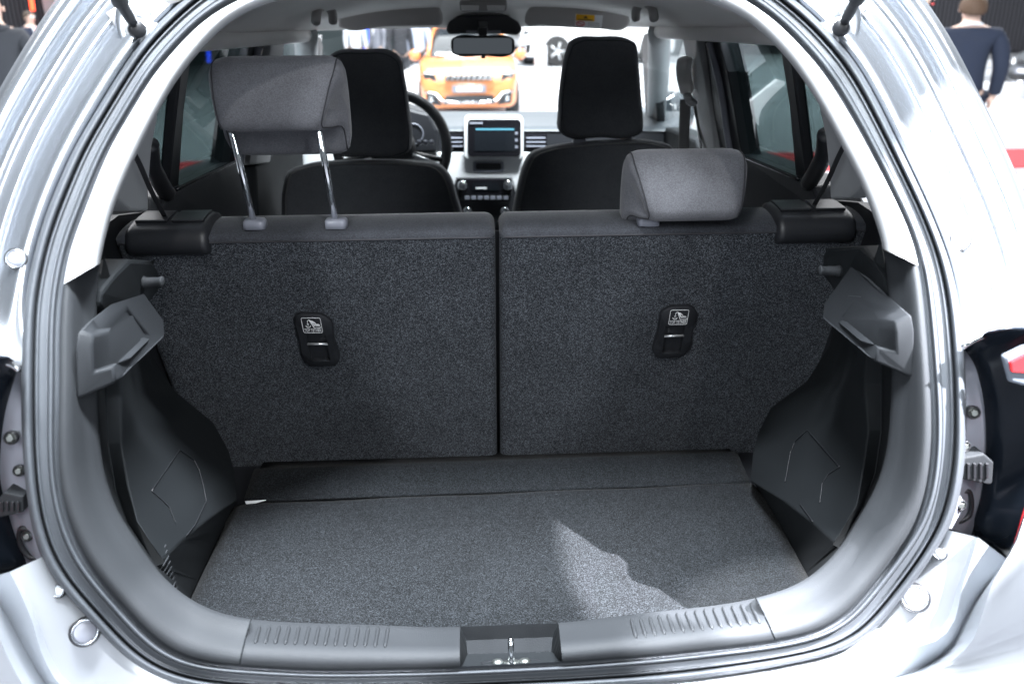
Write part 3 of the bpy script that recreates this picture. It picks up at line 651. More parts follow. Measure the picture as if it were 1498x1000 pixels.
b.prism([Vector((_xm - .04, *(ST - SU*.64 - SN*.03).yz)), Vector((_xm + .04, *(ST - SU*.64 - SN*.03).yz)), Vector((_xm + .04, *(ST - SN*.03 - SU*.012).yz)), Vector((_xm - .04, *(ST - SN*.03 - SU*.012).yz))], (0, .01, 0)); part(b, 'gap_backing', 'plastic_black', smooth=False)  # dark backing added behind the seat split so no light shows through
xm = (PSEAT(727, 340).x + PSEAT(730, 640).x)/2
seatL = seat_obj(PSEAT(166, 360).x, xm - .0035, 'left carpeted rear seat back with its headrest raised')
seatR = seat_obj(xm + .0035, PSEAT(1283, 345).x, 'right carpeted rear seat back with its headrest lowered')
# top tether anchors
def on_seat(px, py, out): return PSEAT(px, py, 0) + SN*out
def tether(outline, lab_px, rec, bar, seat, text_w):
    O = [PSEAT(*p) for p in outline]; c = sum(O, Vector())/len(O); n = 40
    loop = catmull([tuple(p) for p in O + [O[0]]], n + 1)[:-1]; loop = [Vector(p) for p in loop]
    Rc = [PSEAT(*p) for p in rec]; Rl = []
    for i in range(4):
        for k in range(10): Rl.append(Rc[i].lerp(Rc[(i + 1) % 4], k/10))
    # rotate recess loop so nearest points pair up
    def near(l): return min(range(len(l)), key=lambda i: (l[i] - loop[0]).length)
    s = near(Rl); Rl = Rl[s:] + Rl[:s]
    if (Rl[10] - loop[10]).length > (Rl[-10] - loop[10]).length: Rl = [Rl[0]] + Rl[1:][::-1]
    rows = [[p - SN*.002 for p in loop], [p + SN*.006 for p in loop], [c + (p - c)*.93 + SN*.009 for p in loop], [p + SN*.009 for p in Rl], [p + SN*.008 for p in Rl], [p + SN*.0012 for p in Rl]]
    b = MB(); b.add(*grid(rows, True)); b.f.append(tuple(range(5*40, 6*40)))
    an = part(b, 'tether_anchor', 'plastic_black', seat.parent if False else None, smooth=True, angle=50)
    an['label'] = 'black child seat tether anchor on the %s seat back' % ('left' if seat is seatL else 'right')
    b = MB(); p0, p1 = on_seat(*bar[0], .0075), on_seat(*bar[1], .0075); b.tube([p0, p1], .0025, 10); part(b, 'anchor_bar', 'steel', an)
    bot = Rc[2].lerp(Rc[3], .5); b = MB(); b.tube([Rc[3].lerp(Rc[2], .08) + SN*.0088, Rc[2].lerp(Rc[3], .08) + SN*.0088], .0013, 8); part(b, 'recess_lip', 'plastic_grey', an)
    # label
    L = [PSEAT(*p) for p in lab_px]; ux, uy = (L[1] - L[0]), (L[3] - L[0])
    def lp(u, v, h=.0095): return L[0] + ux*u + uy*v + SN*h
    b = MB()
    def stroke(pts, wd=.0007, closed=False): b.tube([lp(*p) for p in pts], wd, 5, closed)
    cr = .09; fr = []
    for cx, cy, a0 in ((cr, cr, 180), (1 - cr, cr, 270), (1 - cr, 1 - cr, 0), (cr, 1 - cr, 90)):
        for k in range(4): a = R(a0 + 30*k); fr.append((cx + cr*math.cos(a), cy + cr*math.sin(a)))
    stroke(fr, .00055, True)
    stroke([(.40, .12), (.60, .66), (.92, .66), (.97, .60)], .0008); stroke([(.46, .18), (.64, .50), (.92, .50)], .0012)
    stroke([(.52, .20), (.70, .36)], .0012); stroke([(.60, .26), (.72, .42), (.88, .44)], .0009)
    stroke([(.38, .14), (.30, .22), (.30, .60)], .0006); stroke([(.18, .52), (.22, .62), (.30, .66), (.38, .62), (.42, .52)], .0007); stroke([(.24, .42), (.36, .42)], .0006)
    part(b, 'label_print', 'white_paper', an)
    cu = bpy.data.curves.new('t', 'FONT'); cu.body = 'TOP TETHER'; cu.size = 1; cu.extrude = .02; to = bpy.data.objects.new('t', cu); C.objects.link(to)
    bpy.context.view_layer.update(); me = bpy.data.meshes.new_from_object(to.evaluated_get(bpy.context.evaluated_depsgraph_get())); bpy.data.objects.remove(to)
    wd = max(v.co.x for v in me.vertices); ht = .7
    for v in me.vertices:
        x, y, z = v.co; v.co = lp(.05 + .90*x/wd, .93 - .20*y/ht, .0094 + z*.01)
    o = link('label_text', me, 'white_paper', an)
tether([(430, 463), (435, 457), (452, 456), (470, 457), (482, 464), (490, 494), (496.5, 523), (492, 530.5), (472, 532), (456, 532.5), (446, 524), (438, 494)], [(441, 460), (469, 460), (473, 481.5), (445.5, 481.5)], [(447.6, 485), (477.5, 485), (484, 523), (456.7, 523)], [(450, 499), (480.5, 499)], seatL, 0)
tether([(966, 453.6), (980, 446), (996, 445), (1011, 445.5), (1018, 453), (1012, 482), (1006, 510), (994, 519), (976, 520), (960, 520), (955.5, 514), (961, 482)], [(980, 448.7), (1006.8, 448.4), (1002.6, 469.7), (976.7, 469.7)], [(972.5, 473), (1001, 472.5), (994, 512), (967.6, 512)], [(970.5, 487.8), (999.5, 486.6)], seatR, 0)
# latch covers on the outer top corners
def latch(xa, xb, lab):
    sec = [ST - SU*.025 + SN*.001, ST - SU*.0225 + SN*.008, ST - SU*.018 + SN*.012, ST - SU*.008 + SN*.0135, ST + SU*.002 + SN*.0125]
    sec += [ST + Vector((0, a, c)) for a, c in ((-.004, .016), (.006, .0225), (.02, .0275), (.038, .0315), (.06, .0340), (.082, .0345), (.098, .030), (.106, .018))]
    base = [ST - SU*.2 - SN*.03]
    cols = []; rr = .014; cen = ST - SN*.05 - SU*.03
    for x, ins in [(xa, .016), (xa + .003, .006), (xa + .008, .001), (xa + .014, 0)] + [(xa + .014 + (xb - xa - .028)*k/10, 0) for k in range(1, 10)] + [(xb - .014, 0), (xb - .008, .001), (xb - .003, .006), (xb, .016)]:
        cols.append([Vector((x, *((p + (cen - p).normalized()*ins)).yz)) for p in sec])
    cv = gpart(grid(cols), 'latch_cover', 'plastic_black', label=lab)
    w_ = (xb - xa - .02)/2
    for k in range(2):
        x0 = xa + .01 + k*w_ + .004; x1 = x0 + w_ - .008; b = MB()
        secl = [ST + Vector((0, a, c)) for a, c in ((.026, .027), (.022, .0315), (.024, .0335), (.034, .0345), (.06, .0375), (.082, .0380), (.090, .033))]
        b.add(*grid([[Vector((x, p.y, p.z)) for p in secl] for x in (x0, x0 + .002, (x0 + x1)/2, x1 - .002, x1)], False, True)); part(b, 'release_lever', 'gloss_black' if False else 'plastic_black', cv, bevel=.001)
    return cv
latch(PSEAT(184, 360).x, PSEAT(309, 360).x, 'black latch cover on the outer corner of the left rear seat')
latch(PSEAT(1133, 345).x, PSEAT(1250, 345).x, 'black latch cover on the outer corner of the right rear seat')

# ---- rear headrests
def headrest(x0, x1, y_r, z0, raised, lab, posts):
    # section (forward, up), rear face first, counter-clockwise
    sec = [(.004, .0), (-.006, .012), (-.008, .03), (-.002, .07), (.008, .092), (.018, .106), (.034, .113), (.060, .114), (.082, .106), (.098, .088), (.108, .06), (.114, .02), (.116, -.02), (.110, -.044), (.098, -.052), (.084, -.046), (.07, -.02), (.055, -.004), (.03, -.003)]
    S2 = catmull(sec + [sec[0]], 57)[:-1]; cen = np.array((.055, .05)); rows = []
    W = x1 - x0; cols = [(0, .45), (.001, .72), (.005, .86), (.012, .945), (.022, .985), (.036, 1.0)]
    xs = [(x0 + a, k) for a, k in cols] + [(x0 + .036 + (W - .072)*i/10, 1.0) for i in range(1, 10)] + [(x1 - a, k) for a, k in cols[::-1]]
    xc = (x0 + x1)/2
    def tap(x, p): return x - (x - xc)/(W/2)*(.030 if (x - xc)*xc < 0 else .008)*min(1, max(0, (.062 - p[0])/.06))*min(1, max(0, (.105 - p[1])/.10))
    for x, k in xs: rows.append([Vector((tap(x, p), y_r + (cen + (p - cen)*k)[0], z0 + (cen + (p - cen)*k)[1])) for p in S2])
    V, Fc = grid(rows, True, True)
    h = gpart((V, Fc), 'rear_headrest', 'headrest_cloth', label=lab)
    for x in (x0 + .0085, x1 - .0085):
        b = MB(); b.tube([Vector((tap(x, p), y_r + (cen + (p - cen)*.925)[0], z0 + (cen + (p - cen)*.925)[1])) for p in S2], .0011, 6, True); part(b, 'seam', 'thread', h)
    return h
def guide(px, py, parent, Y):
    p = PY(px, py, Y); b = MB()
    O = [Vector((p.x + a, p.y + c, p.z - .008)) for a, c in catmull([(-.017, -.014), (0, -.0165), (.017, -.014), (.0195, 0), (.017, .014), (0, .0165), (-.017, .014), (-.0195, 0), (-.017, -.014)], 25)[:-1]]
    rows = [O, [q + Vector((0, 0, .012)) for q in O], [p + (q - p)*.86 + Vector((0, 0, .0145)) for q in O], [p + Vector(((q - p).x*.35, (q - p).y*.35, .0085)) for q in O]]
    b.add(*grid(rows, True, True)); g_ = part(b, 'post_guide', 'lamp_grey', parent)
    return p
hl_x0, hl_x1 = PY(301, 140, 1.44).x, PY(499, 140, 1.44).x
hz = PY(400, 192, 1.44).z
hL = headrest(hl_x0, hl_x1, 1.44, hz, True, 'grey cloth headrest raised high on two chrome posts', None)
for (bx, by), (tx, ty) in (((373, 327), (340, 195)), ((492, 326), (467, 192))):
    p = guide(bx, by, hL, 1.482); q = PY(tx, ty, 1.456); q = p + (q - p)*1.22
    b = MB(); b.tube([p + Vector((0, 0, -.01)), q], .0056, 16); part(b, 'post', 'chrome', hL)
hr_x0, hr_x1 = PY(924, 290, 1.42).x, PY(1097, 290, 1.42).x
hz = PY(1010, 324, 1.42).z
hR = headrest(hr_x0 - .004, hr_x1, 1.42, hz, False, 'grey cloth headrest lowered onto the right seat back', None)
guide(948, 322, hR, 1.472)

b = MB()
for sg in (1, -1):
    b = MB(); b.prism([Vector((sg*.66, 1.02, .45)), Vector((sg*.66, 1.02, 1.02)), Vector((sg*.66, 1.12, 1.16)), Vector((sg*.655, 1.5, 1.19)), Vector((sg*.655, 1.75, 1.15)), Vector((sg*.66, 1.9, .45))], (sg*.02, 0, 0)); part(b, 'leak_plate', 'plastic_black', smooth=False)  # dark plates added behind the boot trim to block light leaks
b = MB(); b.box((-.75, 1.9, .25), (.75, 3.6, .40)); part(b, 'cabin_floor', 'plastic_black', smooth=False)
# ---- luggage floor
ZF = .600
fl_ = catmull([(262, 908), (275, 882), (302, 826), (325, 778), (335, 752), (345, 740), (352, 737)], 24); fr_ = catmull([(1200, 876), (1185, 849), (1160, 803), (1130, 748), (1106, 712), (1099, 706), (1094, 706)], 24)
rows = []
for a, c in zip(fl_, fr_):
    A_, B_ = PZ(*a, ZF), PZ(*c, ZF); rows.append([A_.lerp(B_, k/30) + Vector((0, 0, .0012*math.sin(k*.7 + A_.y*9))) for k in range(31)])
front = [[Vector((p.x, .99, ZF)) for p in rows[0]]]
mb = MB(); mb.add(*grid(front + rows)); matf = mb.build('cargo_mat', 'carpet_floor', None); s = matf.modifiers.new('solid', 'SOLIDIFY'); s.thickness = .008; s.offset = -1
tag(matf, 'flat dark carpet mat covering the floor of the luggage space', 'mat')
# carpet flap bridging to the seats
bl_, br_ = PZ(357, 733, ZF), PZ(1096, 705, ZF)
prof = [(-.004, .003), (.004, .005), (.02, .008), (.045, .012), (.07, .017), (.088, .020), (.098, .020), (.108, .015), (.12, .002), (.18, -.004)]
rows = []
for dy, dz in prof:
    rows.append([Vector((bl_.x + .0 + (br_.x - bl_.x)*k/30, bl_.y + (br_.y - bl_.y)*k/30 + dy, ZF + dz)) for k in range(31)])
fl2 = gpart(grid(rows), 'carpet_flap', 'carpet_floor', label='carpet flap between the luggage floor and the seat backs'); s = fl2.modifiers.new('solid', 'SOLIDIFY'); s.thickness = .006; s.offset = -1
b = MB(); b.box((-.62, 1.0, .40), (.62, 1.95, .585)); part(b, 'floor_pan', 'plastic_black', smooth=False)
b = MB(); b.prism([PZ(358, 733, ZF + .004), PZ(389, 731.5, ZF + .004), PZ(375, 735.5, ZF + .004), PZ(360, 737, ZF + .004)], (0, 0, .0012))
tag(b.build('paper_slip', 'white_paper', None, smooth=False), 'sliver of white paper under the left end of the carpet flap', 'paper')

# ---- body sides, doors, pillars (right side from the picture, left mirrored)
def side_part(pts, inset, thick, name, m, bevel=.002, smooth=False, parent=(None, None), labels=(None, None)):
    P3 = [PX(x, y, inset) for x, y in pts]; out = []
    for sg in (1, -1):
        Q3 = [Vector((sg*p.x, p.y, p.z)) for p in P3]; b = MB(); b.prism(Q3, (sg*thick, 0, 0))
        out.append(part(b, name, m, parent[0] if sg > 0 else parent[1], smooth=smooth, bevel=bevel, label=labels[0 if sg > 0 else 1]))
    return out
def side_tube(pts, inset, r, name, m, parent=(None, None), n=24, flat=None):
    P3 = [Vector(p) for p in catmull([tuple(PX(x, y, inset)) for x, y in pts], n)]; out = []
    for sg in (1, -1):
        b = MB(); b.tube([Vector((sg*p.x, p.y, p.z)) for p in P3], r, 10, flat=flat); out.append(part(b, name, m, parent[0] if sg > 0 else parent[1]))
    return out
dr = side_part([(1066, 222), (1090, 229), (1120, 241), (1172, 263), (1186, 271), (1205, 310), (1205, 360), (1050, 345)], .0, .09, 'rear_door', 'plastic_black', .006, labels=('dark inner panel of the right rear door', 'dark inner panel of the left rear door'))
side_tube([(1076, 224), (1100, 234), (1130, 246), (1168, 262)], .004, .004, 'window_rail', 'gloss_black', dr)
gl = side_part([(1046, 46), (1132, 58), (1185, 120), (1212, 190), (1207, 225), (1184, 266), (1085, 228), (1070, 140)], -.03, .004, 'window_pane', 'glass_tint', 0, parent=dr)
side_tube([(1183, 268), (1196, 246), (1207, 220), (1209, 195)], .0, .016, 'window_frame', 'plastic_black', dr)
side_tube([(1046, 48), (1090, 52), (1135, 60)], -.01, .006, 'window_frame', 'plastic_black', dr)
side_part([(1140, 62), (1154, 62), (1167, 150), (1180, 262), (1164, 258), (1154, 150)], -.015, .02, 'window_divider', 'plastic_black', .003, parent=dr)
bp = side_part([(996, 46), (1018, 46), (1024, 85), (1034, 140), (1042, 185), (1046, 230), (1024, 228), (1018, 170), (1008, 110)], .01, .05, 'door_pillar', 'trim_white', .006, labels=('pale pillar trim between the right doors', 'pale pillar trim between the left doors'))
side_part([(1018, 46), (1047, 46), (1064, 105), (1072, 150), (1086, 232), (1044, 230), (1036, 160), (1026, 95)], -.008, .05, 'door_frame', 'plastic_black', .003, parent=dr)
side_tube([(1038, 62), (1048, 100), (1058, 150), (1064, 195), (1069, 226)], .0, .009, 'door_edge', 'lamp_grey', dr)
side_part([(1214, 158), (1197, 154), (1207, 200), (1213, 255), (1214, 291), (1242, 290), (1266, 268), (1244, 218)], .03, .03, 'rear_pillar', 'trim_white', .004, labels=('pale inner panel behind the right rear door', 'pale inner panel behind the left rear door'))
side_tube([(1242, 200), (1230, 222), (1212, 262), (1190, 302)], .05, .0042, 'rear_belt', 'strap', n=14, flat=.15)
# outer skin of the sides so that the car is closed
for sg in (1, -1):
    rows = []
    for z, x in ((.35, .80), (.55, .83), (.8, .83), (1.0, .81), (1.12, .77)): rows.append([Vector((sg*x*(1 - .06*max(0, (abs(y - 2.6) - 1.2))), y, z)) for y in np.linspace(1.25, 4.3, 14)])
    gpart(grid(rows), 'body_side', 'silver', label='outer body side on the %s' % ('right' if sg > 0 else 'left'))
# front doors
fd = side_part([(880, 215), (940, 196), (962, 184), (985, 190), (1016, 204), (1020, 214), (1046, 232), (1046, 330), (880, 330)], .0, .08, 'front_door', 'plastic', .01, labels=('grey inner panel of the right front door', 'grey inner panel of the left front door'))
side_part([(938, 46), (997, 46), (1006, 90), (1018, 170), (1022, 212), (985, 192), (960, 186), (946, 130)], -.03, .004, 'window_pane', 'glass_clear', 0, parent=fd)
side_part([(938, 62), (942, 50), (950, 48), (958, 50), (958, 130), (962, 188), (946, 190), (942, 130)], .0, .03, 'quarter_frame', 'plastic_black', .004, parent=fd)
side_tube([(960, 50), (960, 90), (958, 130)], .005, .006, 'quarter_trim', 'lining_grey', fd)
# front belts and their guides, right side
p = PX(1007, 108, .03)
b = MB(); b.tube(catmull([tuple(PX(x, y, .035)) for x, y in ((1003, 84), (1000, 105), (1003, 125), (1008, 140))], 12), [.008] + [.02]*10 + [.008], 12, flat=.45); part(b, 'belt_adjuster', 'lining')
b = MB(); b.tube(catmull([tuple(PX(x, y, .05)) for x, y in ((1005, 138), (1010, 150), (1012, 148))], 8), [.014]*4 + [.016]*4, 12, flat=.6); part(b, 'belt_guide', 'trim_white')
b = MB(); b.tube([PX(1003, 146, .06), PX(1001, 185, .06), PX(1000, 235, .06)], .015, 8, flat=.12); part(b, 'front_belt', 'strap_grey')
b = MB(); b.tube([PX(1015, 155, .02), PX(1022, 190, .02), PX(1027, 226, .02)], .013, 8, flat=.15); part(b, 'front_belt', 'strap')
# exterior mirror housing seen through the right front window
for sg in (1, -1):
    q = PX(985, 168, -.16); q = Vector((sg*q.x, q.y, q.z)); b = MB()
    b.lathe(q, (0, 1, 0), [(-.005, .001), (-.004, .085), (.02, .095), (.06, .085), (.10, .05), (.115, .001)], 24); m_ = part(b, 'door_mirror', 'dark_glass', label='dark door mirror outside the %s front window' % ('right' if sg > 0 else 'left'))
    m_.scale.z = 1

# ---- roof lining, windscreen, front pillars
rows = []
for Y, zc in ((1.30, 1.585), (1.5, 1.575), (1.9, 1.568), (2.3, 1.558), (2.56, 1.548), (2.66, 1.535), (2.71, 1.512), (2.74, 1.485)):
    row = []
    for k in range(33):
        u = -1 + k/16; xe = side(1.478) + .02*(2.0 - Y)*0; x = u*xe; ze = 1.478 if Y > 1.5 else 1.49
        row.append(Vector((x, Y, ze + (zc - ze)*(1 - abs(u)**3.2))))
    rows.append(row)
roof = gpart(grid(rows), 'roof_lining', 'lining', label='pale grey roof lining')
s = roof.modifiers.new('solid', 'SOLIDIFY'); s.thickness = .03; s.offset = 1 if roof.data.polygons[0].normal.z > 0 else -1
rows = [[p + Vector((0, 0, .05)) for p in r] for r in rows]
gpart(grid(rows), 'roof_skin', 'silver')
for sg in (1, -1):
    b = MB(); b.tube(catmull([(sg*.525, 2.70, 1.47), (sg*.60, 3.05, 1.30), (sg*.68, 3.45, 1.10)], 16), .035, 12); part(b, 'windscreen_pillar', 'trim_white')
    b = MB(); b.tube(catmull([(sg*.535, 1.3, 1.475), (sg*.53, 2.0, 1.472), (sg*.527, 2.70, 1.468)], 16), .02, 12); part(b, 'roof_rail', 'lining')
wsr = []
for k in range(8): u = k/7; wsr.append([Vector((x*(.54 + .16*u), 2.74 + .66*u - .10*x*x, 1.475 - .385*u)) for x in np.linspace(-1, 1, 16)])
ws = gpart(grid(wsr), 'windscreen', 'glass_clear', label='clear windscreen at the far end of the cabin')
wsr2 = [[p + Vector((0, .004, .003)) for p in wsr[0]], [p + Vector((0, .004, .003)) for p in wsr[-1]]]
def rrect(x0, y0, x1, y1, r):
    out = []
    for cx, cy, a0 in ((x1 - r, y0 + r, -90), (x1 - r, y1 - r, 0), (x0 + r, y1 - r, 90), (x0 + r, y0 + r, 180)):
        for k in range(6): a = R(a0 + 18*k); out.append((cx + r*math.cos(a), cy + r*math.sin(a)))
    return out
# sun visors
def visor(pts, Y, lab):
    o_ = catmull(pts + [pts[0]], 49)[:-1]; O = [PY(x, y, Y) for x, y in o_]; return gpart(pillow(O, (0, 1, .15), .022, .008, .003), 'sun_visor', 'lining_grey', label=lab)
vR = visor([(768, 34), (769, 22), (776, 12), (800, 10.5), (845, 12), (885, 16), (915, 19), (921, 26), (921, 38), (912, 44), (880, 43), (820, 40), (785, 37), (772, 38)], 2.62, 'grey sun visor with a yellow and white sticker above the passenger seat')
vL = visor([(495, 40), (494, 18), (502, 10), (560, 9), (620, 8), (642, 12), (648, 26), (646, 37), (630, 38), (560, 40), (505, 44)], 2.62, 'plain grey sun visor above the driver seat')
def card(pts, Y, name, m, parent, th=.0012):
    b = MB(); b.prism([PY(x, y, Y) for x, y in pts], (0, -th, 0)); return part(b, name, m, parent, smooth=False)
st = card([(842, 20.5), (882, 23), (880, 41), (840.5, 38.5)], 2.615, 'sticker', 'white_paper', vR)
card([(843, 21), (870, 22.5), (869.5, 31.5), (842.5, 30.2)], 2.6128, 'sticker_band', 'yellow', vR)
b = MB(); b.prism([PY(x, y, 2.611) for x, y in ((853, 27), (860, 27.3), (857, 23.5))], (0, -.001, 0)); b.prism([PY(x, y, 2.611) for x, y in ((846, 28.2), (867, 29.2), (867, 30.4), (846, 29.4))], (0, -.001, 0)); part(b, 'warning_mark', 'ink', vR, smooth=False)
b = MB(); b.tube([PY(849 + 6*math.cos(a), 35 + 3.2*math.sin(a), 2.6125) for a in np.linspace(0, pi2, 20, endpoint=False)], .0012, 5, True); b.tube([PY(844.6, 33.2, 2.6125), PY(853.4, 36.8, 2.6125)], .0011, 5); part(b, 'prohibition_mark', 'red_mark', vR)
b = MB(); 
for k in range(3): b.prism([PY(x, y, 2.6128) for x, y in ((860, 33 + 2*k), (877, 34.1 + 2*k), (877, 34.8 + 2*k), (860, 33.7 + 2*k))], (0, -.0008, 0))
part(b, 'small_print', 'lining_grey', vR, smooth=False)
# driver aid sensor box, inner mirror, roof lamp, grab handle
b = MB(); px_prism(b, [(652, 46), (656, 32), (672, 22), (742, 22), (758, 32), (765, 44), (757, 52), (735, 50), (675, 50), (658, 51)], 2.66, .10); sx = part(b, 'sensor_box', 'plastic_black', smooth=False, bevel=.008, label='black sensor box at the top of the windscreen')
card([(682, 45), (698, 45), (698, 48), (682, 48)], 2.659, 'silver_mark', 'lamp_grey', sx); card([(714, 45), (733, 45), (733, 48), (714, 48)], 2.659, 'silver_mark', 'lamp_grey', sx)
b = MB(); px_prism(b, [(699, 30), (715, 30), (714, 48), (700, 48)], 2.655, .02); part(b, 'sensor_window', 'gloss_black', sx, smooth=False, bevel=.003)
o_ = catmull([(661, 78), (659.5, 66), (661, 57), (668, 53.5), (706, 53), (745, 54), (752, 58), (753, 68), (752, 77), (745, 81.5), (706, 81.5), (668, 81.5), (661, 78)], 61)[:-1]
mr_ = gpart(pillow([PY(x, y, 2.5) for x, y in o_], (0, 1, 0), .03, .008, .0), 'rear_view_mirror', 'plastic_black', label='inner rear view mirror in front of the orange car')
o_ = rrect(663, 56, 749, 79, 5)
nrm_m = Vector((.10, -1, -.10)); cm = sum((PY(x, y, 2.498) for x, y in o_), Vector())/len(o_)
gl_ = [PY(x, y, 2.4975) for x, y in o_]; b = MB(); b.add(gl_, [tuple(range(len(gl_)))]); b.add([p + Vector((0, .002, 0)) for p in gl_], [tuple(range(len(gl_)))]); part(b, 'mirror_glass', 'mirror', mr_, smooth=False)
b = MB(); px_prism(b, [(699, 40), (714, 40), (712, 58), (701, 58)], 2.56, .03); part(b, 'mirror_stem', 'plastic_black', mr_, smooth=False, bevel=.003)
b = MB(); px_prism(b, [(704, 80), (710, 80), (710, 86), (704, 86)], 2.51, .012); part(b, 'dip_lever', 'plastic_black', mr_, smooth=False, bevel=.002)
b = MB(); px_prism(b, [(673, 17), (672, 4), (676, -8), (738, -8), (742, 4), (741, 17)], 2.42, .08); rl = part(b, 'roof_lamp', 'lining_grey', smooth=False, bevel=.006, label='grey roof lamp console')
for x in (674, 712): 
    b = MB(); px_prism(b, [(x, 8), (x + 27, 8), (x + 26, 16), (x + 1, 16)], 2.415, .01); part(b, 'lamp_button', 'lining', rl, smooth=False, bevel=.002)
for sg in (1, -1):
    pts = [PY(930, 28, 2.3), PY(931, 14, 2.28), PY(938, 5, 2.26), PY(948, 6, 2.2), PY(955, 16, 2.14), PY(957, 28, 2.12)]; pts = [Vector((sg*p.x, p.y, p.z)) for p in pts]
    b = MB(); b.tube(catmull([tuple(p) for p in pts], 20), .011, 10); part(b, 'grab_handle', 'lining_grey', label='grey grab handle above the %s doors' % ('right' if sg > 0 else 'left'))

# ---- front seats
def front_seat(head, back, Y, lab, posts):
    o_ = catmull(back + [back[0]], 73)[:-1]; bk = gpart(pillow([PY(x, y, Y + (y - 230)*.0009) for x, y in o_], (0, 1, -.1), .12, .035, .012), 'front_seat', 'front_cloth', label=lab)
    o_ = catmull(head + [head[0]], 61)[:-1]; hd = gpart(pillow([PY(x, y, Y + .0) for x, y in o_], (0, 1, .05), .10, .03, .016), 'front_headrest', 'front_cloth', bk)
    c0 = np.array(back).mean(0); ps = catmull(back + [back[0]], 73)[:-1]
    b = MB(); b.tube([PY(*(c0 + (p - c0)*.93), Y + (p[1] - 230)*.0009 - .004) for p in ps], .0016, 6, True); part(b, 'seat_seam', 'strap_grey', bk)
    c0 = np.array(head).mean(0); ps = catmull(head + [head[0]], 61)[:-1]
    b = MB(); b.tube([PY(*(c0 + (p - c0)*.95), Y + .0045) for p in ps], .0014, 6, True); part(b, 'headrest_seam', 'thread', bk)
    for x in posts:
        b = MB(); b.tube([PY(x, 190, Y + .05), PY(x, 222, Y + .055)], .006, 10); part(b, 'headrest_post', 'chrome', bk)
        b = MB(); px_prism(b, [(x - 9, 204), (x + 9, 204), (x + 10, 210), (x - 10, 210)], Y + .02, .03); part(b, 'post_guide', 'lamp_grey', bk, smooth=False, bevel=.003)
    b = MB(); b.box((PY(back[0][0], 330, Y).x + .02, Y + .1, .55), (PY(back[-2][0] if False else back[0][0] + 240, 330, Y).x, Y + .55, .78)); part(b, 'seat_cushion', 'front_cloth', bk, smooth=False, bevel=.04, seg=4)
    return bk
front_seat([(836, 64), (846, 58), (880, 56), (920, 58), (931, 63), (936, 90), (940, 140), (943, 180), (942, 196), (930, 203), (880, 204), (830, 203), (820, 196), (819, 170), (823, 120), (829, 84)],
           [(744, 400), (750, 320), (757, 280), (766, 245), (776, 226), (800, 216), (850, 209), (910, 205), (965, 207), (986, 214), (998, 240), (1006, 300), (1012, 400), (880, 410)], 2.42, 'black passenger front seat with tall square headrest', (848, 922))
front_seat([(472, 100), (478, 84), (490, 77), (530, 75), (566, 76), (580, 84), (590, 120), (597, 165), (601, 205), (598, 224), (585, 230), (530, 232), (494, 230), (482, 220), (476, 170)],
           [(402, 400), (408, 320), (410, 275), (417, 252), (440, 242), (500, 236), (560, 235), (610, 237), (645, 244), (657, 258), (668, 290), (677, 320), (686, 400), (540, 410)], 2.46, 'black driver front seat with its headrest behind the raised grey one', (512, 578))

# ---- dashboard
DY = 3.05
db = MB(); rows = []
for y, Y in ((163, 3.45), (166, 3.36), (174, 3.22), (183, 3.10), (188.5, 3.06), (192, 3.055)): rows.append([PY(x, y + (0), Y) for x in np.linspace(330, 1010, 20)])
dash = gpart(grid(rows), 'dashboard', 'dash_top', label='dashboard with pale top pad and dark vent band')
b = MB(); px_prism(b, [(330, 189), (1010, 189), (1010, 224), (330, 224)], 3.06, .2); part(b, 'dash_band', 'plastic_black', dash, smooth=False, bevel=.004)
b = MB(); px_prism(b, [(330, 223), (1010, 223), (1010, 300), (760, 300), (748, 262), (668, 262), (655, 300), (330, 300)], 3.05, .2); part(b, 'dash_panel', 'dash_white', dash, smooth=False, bevel=.006)
b = MB(); px_prism(b, [(640, 262), (778, 262), (778, 420), (640, 420)], 3.056, .25); part(b, 'centre_console', 'plastic_black', dash, smooth=False, bevel=.006)
for x0, x1 in ((652, 679), (768, 800)):
    b = MB(); px_prism(b, [(x0, 196), (x1, 196), (x1, 219), (x0, 219)], 3.054, .03); vn = part(b, 'air_vent', 'gloss_black', dash, smooth=False, bevel=.003)
    for k in range(3):
        y = 201 + 6*k; b = MB(); px_prism(b, [(x0 + 2, y), (x1 - 2, y), (x1 - 2, y + 2), (x0 + 2, y + 2)], 3.045, .012); part(b, 'vent_slat', 'lamp_grey', dash, smooth=False)
b = MB(); px_prism(b, rrect(679, 170, 766, 233, 7), 3.02, .05); sc = part(b, 'infotainment_screen', 'dash_white', smooth=False, bevel=.004, label='black touch screen in a pale frame on the dashboard')
b = MB(); px_prism(b, rrect(684, 175, 762, 229, 6), 3.014, .02); part(b, 'screen_bezel', 'gloss_black', sc, smooth=False, bevel=.002)
b = MB(); px_prism(b, [(694, 186), (756, 186), (756, 221), (694, 221)], 3.012, .004); part(b, 'display', 'screen', sc, smooth=False)
b = MB(); px_prism(b, [(696, 188), (752, 188), (752, 190.5), (696, 190.5)], 3.0105, .001); part(b, 'display_bar', 'screen_line', sc, smooth=False)
for y in (193, 203, 213):
    b = MB(); px_prism(b, [(753.5, y), (757.5, y), (757.5, y + 4), (753.5, y + 4)], 3.0105, .001); part(b, 'display_icon', 'lamp_grey', sc, smooth=False)
b = MB(); px_prism(b, [(687, 179), (706, 179), (706, 181.5), (687, 181.5)], 3.0105, .003); part(b, 'bezel_mark', 'lamp_grey', sc, smooth=False)
b = MB(); px_prism(b, rrect(692, 236, 737, 252, 3), 3.045, .02); sw = part(b, 'switch_panel', 'lamp_grey', dash, smooth=False, bevel=.002)
b = MB(); px_prism(b, rrect(696, 239, 733, 248, 2), 3.042, .02); part(b, 'switch_row', 'plastic_black', dash, smooth=False)
